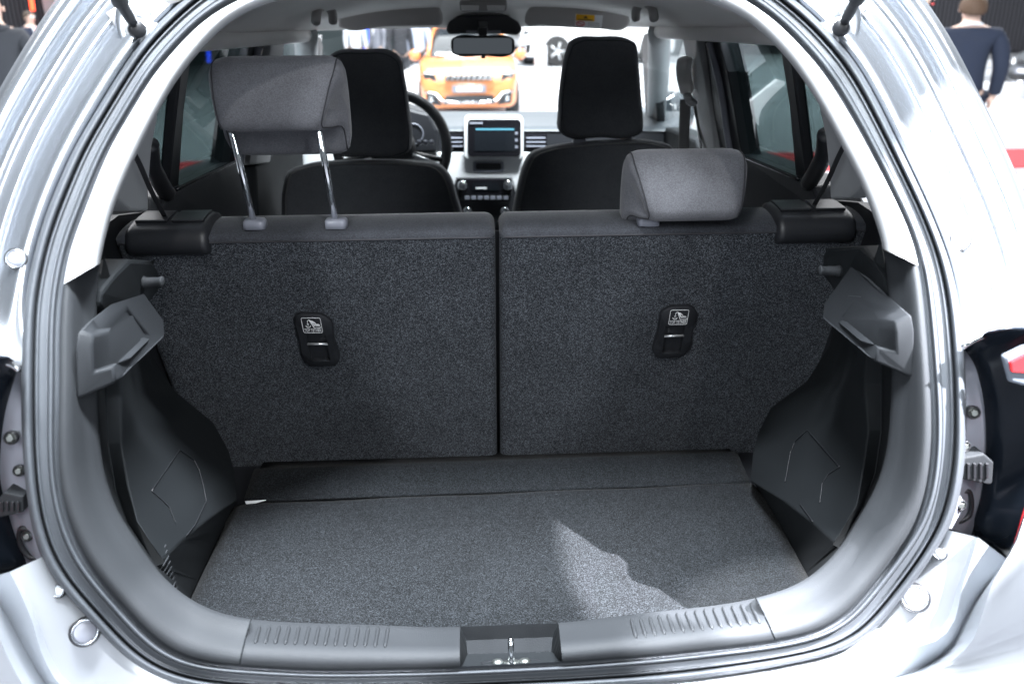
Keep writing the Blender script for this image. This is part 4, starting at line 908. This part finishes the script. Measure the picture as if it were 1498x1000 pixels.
b = MB(); px_prism(b, rrect(671, 262, 749, 294, 8), 3.03, .05); ac = part(b, 'climate_unit', 'gloss_black', smooth=False, bevel=.004, label='black climate control unit with chrome ends and a row of buttons')
b = MB(); px_prism(b, rrect(691, 267, 730, 279, 2), 3.027, .01); part(b, 'climate_display', 'screen', ac, smooth=False)
b = MB(); px_prism(b, [(696, 274), (712, 274), (712, 276.5), (696, 276.5)], 3.0255, .001); part(b, 'climate_reading', 'white_paper', ac, smooth=False)
for x in (677, 743):
    c_ = PY(x, 271, 3.03); b = MB(); b.lathe(c_, (0, -1, .1), [(-.02, .017), (.008, .017), (.012, .014), (.012, .001)], 20); part(b, 'climate_knob', 'chrome', ac)
for k in range(7):
    x = 680 + 9.4*k; b = MB(); px_prism(b, [(x, 287), (x + 7, 287), (x + 7, 292), (x, 292)], 3.024, .008); part(b, 'climate_button', 'lamp_grey', ac, smooth=False, bevel=.001)
for x in (684, 738):
    c_ = PY(x, 309, 3.02); b = MB(); b.lathe(c_, (0, -1, .2), [(-.02, .016), (.004, .016), (.008, .013), (.008, .010), (.002, .009), (.002, .001)], 20); part(b, 'console_knob', 'chrome', dash)
# steering wheel
sc_ = PY(574, 216, 2.76); ax = Vector((0, -1, .42)).normalized(); e1 = Vector((1, 0, 0)); e2 = ax.cross(e1).normalized(); b = MB()
b.tube([sc_ + e1*.172*math.cos(a) + e2*.172*math.sin(a) for a in np.linspace(0, pi2, 48, endpoint=False)], .0165, 12, True); sw = part(b, 'steering_wheel', 'plastic_black', label='black steering wheel behind the driver seat')
b = MB(); b.lathe(sc_ - ax*.03, ax, [(-.01, .07), (.02, .075), (.04, .06), (.046, .001)], 24); part(b, 'wheel_hub', 'plastic_black', sw)
for a in (-15, 195, 270):
    d = e1*math.cos(R(a)) + e2*math.sin(R(a)); b = MB(); b.tube([sc_ + d*.05 - ax*.01, sc_ + d*.165], .017, 8, flat=.5); part(b, 'wheel_spoke', 'plastic_black', sw)
d = e1*math.cos(R(-22)) + e2*math.sin(R(-22)); b = MB(); b.tube([sc_ + d*.07 + ax*.012, sc_ + d*.158 + ax*.012], .005, 8); part(b, 'spoke_trim', 'steel', sw)
for k in range(3): b = MB(); q = sc_ + e1*(.085 + .02*k) + e2*.012 + ax*.014; b.lathe(q, ax, [(-.005, .008), (.003, .008), (.004, .001)], 10); part(b, 'wheel_button', 'lamp_grey', sw)
b = MB(); b.tube([PY(648, 216, 2.86), PY(661, 220, 2.84)], [.005, .009], 8); part(b, 'stalk', 'plastic_black', sw)
b = MB(); px_prism(b, [(520, 224), (524, 180), (545, 160), (590, 156), (628, 166), (640, 190), (640, 224)], 2.98, .15); ic = part(b, 'instrument_cluster', 'plastic_black', smooth=False, bevel=.01, label='dark instrument cluster behind the steering wheel')
b = MB(); b.tube([PY(604 + 15*math.cos(a), 196 + 15*math.sin(a), 2.975) for a in np.linspace(0, pi2, 24, endpoint=False)], .002, 6, True); part(b, 'dial_ring', 'lamp_grey', ic)

# ================================================================== THINGS IN THE HALL
def show_car(name, label, loc, rz, paint, front=True):
    o = thing(name, label, 'car', loc, rz)
    def pt(mb, nm, m, parent=o, **k): return mb.build(nm, m, parent, **k)
    def loft(secs, nm, m, parent=o):
        rows = []
        for y, hw, zb, zt, bow in secs:
            r = .12; ring_ = []
            for cx, cz, a0 in ((hw - r, zt - r, 0), (-hw + r, zt - r, 90), (-hw + r, zb + r, 180), (hw - r, zb + r, 270)):
                for k in range(5):
                    a = R(a0 + 22.5*k); x = cx + r*math.cos(a); ring_.append((x, y + bow*(x/hw)**2, cz + r*math.sin(a) + (.03*(1 - (x/hw)**2) if cz > (zb + zt)/2 else 0)))
            rows.append([Vector(p) for p in ring_])
        mb = MB(); mb.add(*grid(rows, True, True)); return pt(mb, nm, m, parent)
    body = loft([(0, .62, .30, .60, .10), (.03, .70, .22, .66, .14), (.12, .76, .20, .74, .14), (.35, .80, .20, .84, .10), (.75, .82, .2, .92, .04), (1.05, .83, .2, .97, 0), (2.4, .83, .2, 1.0, 0), (3.3, .82, .2, 1.02, 0), (3.65, .78, .22, 1.0, -.05), (3.75, .66, .3, .9, -.05)], 'body', paint)
    loft([(.95, .66, .82, 1.0, .05), (1.35, .62, .82, 1.27, .05), (1.72, .56, .82, 1.46, .03), (2.4, .57, .82, 1.49, 0), (3.0, .56, .82, 1.46, 0), (3.55, .52, .82, 1.12, 0)], 'cabin', 'dark_glass')
    loft([(1.70, .55, 1.28, 1.475, .03), (2.4, .565, 1.28, 1.505, 0), (3.05, .55, 1.28, 1.46, 0)], 'roof', paint)
    for sg in (1, -1):
        mb = MB(); mb.tube([(sg*.67, .98, .97), (sg*.63, 1.35, 1.25), (sg*.555, 1.74, 1.44)], .035, 8); pt(mb, 'pillar', paint)
        mb = MB(); mb.lathe((sg*.90, 1.05, 1.0), (0, 1, 0), [(-.03, .001), (-.025, .08), (.02, .095), (.08, .08), (.11, .001)], 18); pt(mb, 'mirror', paint)
        mb = MB(); mb.prism([(sg*.50, .10, .62), (sg*.72, .26, .66), (sg*.76, .34, .76), (sg*.55, .16, .75)], (0, -.05, .0)); pt(mb, 'headlight', 'chrome', smooth=False, bevel=.01)
        mb = MB(); mb.prism([(sg*.44, .06, .26), (sg*.68, .16, .28), (sg*.70, .17, .46), (sg*.54, .07, .42)], (0, -.06, 0)); pt(mb, 'fog_bay', 'gloss_black', smooth=False, bevel=.01)
        mb = MB(); mb.tube([(sg*.72, .10, .47), (sg*.54, .02, .44), (sg*.44, -.02, .33), (sg*.25, -.06, .31), (0, -.07, .31)], .022, 8); pt(mb, 'bumper_trim', 'chrome')
        mb = MB(); mb.lathe((sg*.60, .08, .36), (0, -1, 0), [(0, .05), (.02, .05), (.03, .03), (.03, .001)], 16); pt(mb, 'fog_lamp', 'chrome')
        for y in (.72, 3.0):
            mb = MB(); mb.lathe((sg*.72, y, .31), (sg, 0, 0), [(-.1, .25), (-.09, .31), (.09, .315), (.115, .29), (.115, .2)], 28); wh = pt(mb, 'wheel', 'tyre')
            mb = MB(); mb.lathe((sg*.72, y, .31), (sg, 0, 0), [(.05, .2), (.10, .2), (.11, .19), (.09, .16), (.085, .001)], 28); pt(mb, 'rim', 'grey_paint', wh)
            for k in range(5):
                a = 2*math.pi*k/5; mb = MB(); mb.tube([(sg*.825, y, .31), (sg*.83, y + .18*math.cos(a), .31 + .18*math.sin(a))], .022, 6); pt(mb, 'spoke', 'steel', wh)
    mb = MB(); mb.prism([(-.40, .0, .64), (.40, .0, .64), (.36, .02, .73), (-.36, .02, .73)], (0, .05, 0)); gr = pt(mb, 'grille', 'gloss_black', smooth=False, bevel=.008)
    for k in range(9):
        x = -.34 + .085*k; mb = MB(); mb.tube([(x - .02, -.012, .65), (x + .02, -.005, .72)], .006, 6); pt(mb, 'grille_bar', 'steel', gr)
    mb = MB(); mb.prism([(-.42, -.05, .28), (.42, -.05, .28), (.38, -.06, .42), (-.38, -.06, .42)], (0, .06, 0)); pt(mb, 'lower_intake', 'gloss_black', smooth=False, bevel=.01)
    mb = MB(); mb.prism([(-.27, -.075, .46), (.27, -.075, .46), (.27, -.075, .57), (-.27, -.075, .57)], (0, .02, 0)); pl = pt(mb, 'number_plate', 'lamp_grey', smooth=False, bevel=.004)
    mb = MB(); mb.prism([(-.2, -.079, .485), (.2, -.079, .485), (.2, -.079, .545), (-.2, -.079, .545)], (0, .004, 0)); pt(mb, 'plate_text_band', 'white_paper', pl, smooth=False)
    return o
pc = PY(686, 120, 14.3)
show_car('orange_car', 'bright orange small car facing the windscreen on the white floor', (pc.x, 14.3, -.02), R(1), 'orange_paint')
pw = PY(764, 80, 20.5)
show_car('white_car', 'white car on a raised white platform behind the orange car', (pw.x - .3, 19.4, .60), R(-70), 'white_paint')
pg = PY(1494, 120, 16.2)
show_car('grey_car', 'dark grey car at the right edge of the picture', (pg.x + .55, 16.9, 0), R(-78), 'grey_paint')
# platforms and walls
def slab(name, label, cat, a, b_, m, bevel=.01, kind=None):
    mb = MB(); mb.box(a, b_); o = mb.build(name, m, None, smooth=False, bevel=bevel); tag(o, label, cat, None, kind); return o
mat('plinth', (.75, .77, .8), .35)
mat('wall_dark', (.02, .021, .026), .6)
mat('slat_grey', (.10, .10, .115), .5)
mat('wall_white', (.30, .32, .34), .6)
mat('wall_teal', (.05, .075, .08), .5)
mat('red_carpet', (.55, .03, .04), .8)
mat('tube_red', (.9, .05, .02), .5, emit=(1, .08, .03), estr=6)
mat('tube_blue', (.02, .06, .9), .5, emit=(.02, .08, 1), estr=5)
mat('tube_green', (.05, .6, .1), .5, emit=(.08, .8, .12), estr=.8)
slab('car_platform', 'low white platform carrying the white car', 'platform', (pw.x - 2.5, 17.6, 0), (pw.x + 9, 24, .60), 'plinth')
slab('platform_step', 'white step running in front of the white platform', 'step', (pw.x - 5, 16.9, 0), (pw.x + 10, 17.58, .28), 'plinth')
slab('floor_podium', 'long low white podium before the dark slatted wall on the right', 'platform', (13, 25, 0), (30, 29.5, .35), 'plinth')
slab('podium_step', 'white step in front of the long podium on the right', 'step', (12.5, 24, 0), (30, 24.98, .17), 'plinth')
for nm, lab, x0, x1, Y in (('slatted_wall', 'dark wall of fine vertical slats on the right', 10, 32, 30), ('slatted_wall', 'dark wall of fine vertical slats on the left', -34, -13.6, 30)):
    wl = slab(nm, lab, 'wall', (x0, Y, 0), (x1, Y + .4, 8), 'wall_dark')
    mb = MB()
    for k in range(int((x1 - x0)/.14)): x = x0 + .14*k; mb.box((x, Y - .06, .4), (x + .06, Y - .004, 8))
    sl = mb.build('slats', 'slat_grey', wl, smooth=False, merge=False); sl['kind'] = 'stuff'
slab('display_wall', 'teal grey display wall beyond the driver side', 'wall', (-13.5, 36, 0), (-3.2, 36.4, 7), 'wall_teal')
slab('white_wall', 'bright white wall far beyond the windscreen', 'wall', (-3.1, 38, 0), (9.9, 38.4, 7), 'wall_white')
slab('light_column', 'white light column at the far left end of the slatted wall', 'column', (-13.4, 29, 0), (-12.2, 29.6, 8), 'wall_white')
slab('red_carpet', None, None, (3.0, 8.9, .0), (14, 10.2, .012), 'red_carpet', .002, 'structure')
slab('red_carpet', None, None, (-14, 8.9, .0), (-2.6, 10.2, .012), 'red_carpet', .002, 'structure')
def light_tube(p0, p1, r, m, lab):
    mb = MB(); mb.tube([p0, p1], r, 12); tag(mb.build('light_tube', m, None), lab, 'light')
light_tube(PY(48, 16, 28.5), PY(40, -40, 28.5), .06, 'tube_red', 'slanted red light tube above the man in the blue suit')
light_tube(PY(537, 72, 30), PY(538, 20, 30), .10, 'tube_blue', 'blue light tube seen through the windscreen')
light_tube(PY(306, 92, 12), PY(302, 40, 12), .028, 'tube_blue', 'blue light tube seen through the left rear window')
slab('green_sign', 'green lit sign seen through the left front window', 'sign', tuple(PY(433, 78, 20)), tuple(PY(447, 64, 20) + Vector((0, .2, 0))), 'tube_green')
mb = MB(); a = PY(735, 60, 24); 
slab('info_stand', 'small white information stand beside the orange car', 'stand', (PY(783, 100, 15.8).x, 15.8, 0), (PY(800, 100, 15.8).x, 16.0, 1.1), 'plinth')

# ---- people
def person(label, loc, rz, top, legs, hair, bald=False, lean=0., tie=False, collar=True, arm_bend=.06, scale=(1.05, 1.05, 1)):
    root = thing('person', label, 'person', loc, rz); root.scale = scale
    def skin(nm, verts, edges, m, parent, sub=2, rt=0):
        me = bpy.data.meshes.new(nm); me.from_pydata([v[:3] for v in verts], [], edges); o = link(nm, me, m, parent)
        o.modifiers.new('skin', 'SKIN'); sv = me.skin_vertices[0].data
        for i, v in enumerate(verts): sv[i].radius = (v[3], v[4] if len(v) > 4 else v[3]); sv[i].use_root = (i == rt)
        o.modifiers['skin'].use_smooth_shade = True
        ss = o.modifiers.new('sub', 'SUBSURF'); ss.levels = sub; ss.render_levels = sub; return o
    V = [(0, 0, .96, .13, .10), (0, -.005, 1.12, .125, .095), (0, 0, 1.30, .15, .105), (0, .01, 1.44, .11, .085), (0, .005, 1.52, .058, .058), (0, -.015, 1.58, .06, .065), (0, -.02, 1.645, .078, .098), (0, -.015, 1.715, .066, .085), (0, -.01, 1.745, .03, .04)]
    Ed = [(i, i + 1) for i in range(8)]
    for sg in (-1, 1):
        b0 = len(V); V += [(sg*.15, .01, 1.42, .065), (sg*.20, .015, 1.36, .058), (sg*.235, .02, 1.13, .044), (sg*.245, -arm_bend, .90, .032), (sg*.245, -arm_bend - .02, .84, .034, .02)]
        Ed += [(3, b0)] + [(b0 + k, b0 + k + 1) for k in range(4)]
        for k in range(4): V += [(sg*(.238), -arm_bend - .05 + .02*k, .785, .0095), (sg*.232, -arm_bend - .05 + .02*k, .735 + .008*abs(k - 1.5), .0085)]; n = len(V); Ed += [(b0 + 4, n - 2), (n - 2, n - 1)]
        V += [(sg*.225, -arm_bend - .06, .82, .011), (sg*.215, -arm_bend - .07, .785, .0095)]; n = len(V); Ed += [(b0 + 3, n - 2), (n - 2, n - 1)]
        b0 = len(V); V += [(sg*.09, 0, .88, .10), (sg*.10, .0, .50, .062), (sg*.105, .03, .10, .042), (sg*.11, -.10, .035, .038)]; Ed += [(0, b0), (b0, b0 + 1), (b0 + 1, b0 + 2), (b0 + 2, b0 + 3)]
    skin('body', V, Ed, 'skin', root)
    J = [(0, .0, .80, .175, .135), (0, 0, .98, .165, .125), (0, 0, 1.14, .158, .118), (0, .0, 1.32, .178, .128), (0, .012, 1.45, .11, .09), (0, .012, 1.49, .072, .072)]; Je = [(i, i + 1) for i in range(5)]
    for sg in (-1, 1): b0 = len(J); J += [(sg*.165, .01, 1.425, .078), (sg*.215, .015, 1.34, .072), (sg*.245, .02, 1.13, .06), (sg*.25, -arm_bend + .01, .90, .048), (sg*.25, -arm_bend, .875, .047)]; Je += [(4, b0)] + [(b0 + k, b0 + k + 1) for k in range(4)]
    skin('jacket', J, Je, top, root)
    T = [(0, 0, .93, .15, .12)]; Te = []
    for sg in (-1, 1): b0 = len(T); T += [(sg*.09, 0, .84, .105), (sg*.10, 0, .50, .078), (sg*.105, .02, .07, .068)]; Te += [(0, b0), (b0, b0 + 1), (b0 + 1, b0 + 2)]
    skin('trousers', T, Te, legs, root)
    for sg in (-1, 1):
        mb = MB(); mb.add(*pillow([Vector((sg*.11 + .045*math.cos(a), -.06 + .13*math.sin(a), .0)) for a in np.linspace(0, pi2, 20, endpoint=False)], (0, 0, 1), .07, .02, 0)); mb.build('shoe', 'shoe', root)
        mb = MB(); mb.lathe((sg*.083, -.01, 1.645), (sg, .1, 0), [(-.008, .016), (.002, .022), (.006, .018), (.006, .001)], 12); mb.build('ear', 'skin', root)
    mb = MB(); mb.tube([(0, -.108, 1.665), (0, -.125, 1.635), (0, -.112, 1.625)], [.010, .014, .010], 8); mb.build('nose', 'skin', root)
    for sg in (-1, 1): mb = MB(); mb.lathe((sg*.032, -.103, 1.665), (0, -1, 0), [(-.01, .012), (.004, .011), (.007, .001)], 10); mb.build('eye', 'shirt', root)
    mb = MB(); mb.tube([(-.025, -.108, 1.592), (0, -.114, 1.590), (.025, -.108, 1.592)], .006, 8); mb.build('mouth', 'red_mark', root)
    if not bald:
        rows = []
        for k in range(10):
            row = []
            for i in range(28):
                a = pi2*i/28; fr = (1 - math.sin(a))/2; lo = -.62 + 1.25*fr**1.3; p = lo + (math.pi/2 - lo)*k/9*.985
                jit = 1 + .03*math.sin(7*a + 3*k); row.append(Vector((.093*math.cos(p)**.6*math.cos(a)*jit, -.008 + .115*math.cos(p)**.6*math.sin(a)*jit, 1.655 + .113*math.sin(p))))
            rows.append(row)
        mb = MB(); mb.add(*grid(rows, True, True)); mb.build('hair', hair, root)
    if collar:
        mb = MB(); mb.tube([(.068*math.cos(a), .008 + .068*math.sin(a), 1.505 + .018*math.sin(a)) for a in np.linspace(0, pi2, 24, endpoint=False)], .015, 8, True); mb.build('shirt_collar', 'shirt', root)
        mb = MB(); mb.prism([(-.055, -.118, 1.49), (.055, -.118, 1.49), (.0, -.142, 1.20)], (0, .03, 0)); mb.build('shirt_front', 'shirt', root, smooth=False, bevel=.004)
    else:
        mb = MB(); mb.tube([(.085*math.cos(a), .012 + .075*math.sin(a), 1.475 + .02*math.sin(a)) for a in np.linspace(0, pi2, 24, endpoint=False)], .035, 8, True); mb.build('jacket_collar', top, root)
    if tie: mb = MB(); mb.prism([(-.018, -.13, 1.49), (.018, -.13, 1.49), (.03, -.158, 1.22), (0, -.16, 1.16), (-.03, -.158, 1.22)], (0, .02, 0)); mb.build('tie', 'tie_red', root, smooth=False, bevel=.003)
    return root
def stand(px, Y): return (PY(px, 60, Y).x, Y, 0)
person('man in a dark navy suit walking away at the upper right', stand(1416, 8.0), R(165), 'navy', 'navy', 'hair_brown', scale=(1.25, 1.2, .95))
person('bald man in a charcoal jacket at the left edge', stand(-2, 8.2), R(200), 'charcoal', 'charcoal', 'hair_fair', bald=True, collar=False)
person('man in a blue suit with a red tie before the slatted wall', stand(49, 17), R(60), 'navy', 'navy', 'hair_dark', tie=True)
person('fair haired person half hidden beside the man with the red tie', stand(79, 25), R(120), 'charcoal', 'charcoal', 'hair_fair')
person('person in a pale shirt standing left of the orange car', stand(612, 21), R(170), 'shirt_blue', 'charcoal', 'hair_dark')
person('person in dark clothes behind the driver headrest', stand(585, 19), R(30), 'charcoal', 'charcoal', 'hair_dark', collar=False)
person('person in a white shirt far beyond the left slatted wall corner', stand(520, 24), R(20), 'shirt', 'charcoal', 'hair_dark')
person('person in a grey jacket standing beneath the blue light tube', stand(552, 23), R(-40), 'lamp_grey', 'charcoal', 'hair_brown')
person('person in dark clothes seen through the right rear window', (3.2, 6.6, 0), R(80), 'charcoal', 'charcoal', 'hair_dark', collar=True)
slab('dark_screen', 'dark display screen above the white platform', 'screen', (1.2, 37.5, 1.2), (5.4, 37.8, 4.5), 'wall_dark')
slab('red_sign', 'small red lit sign above the people beyond the windscreen', 'sign', tuple(PY(583, 46, 34)), tuple(PY(591, 41, 34) + Vector((0, .2, 0))), 'tube_red')
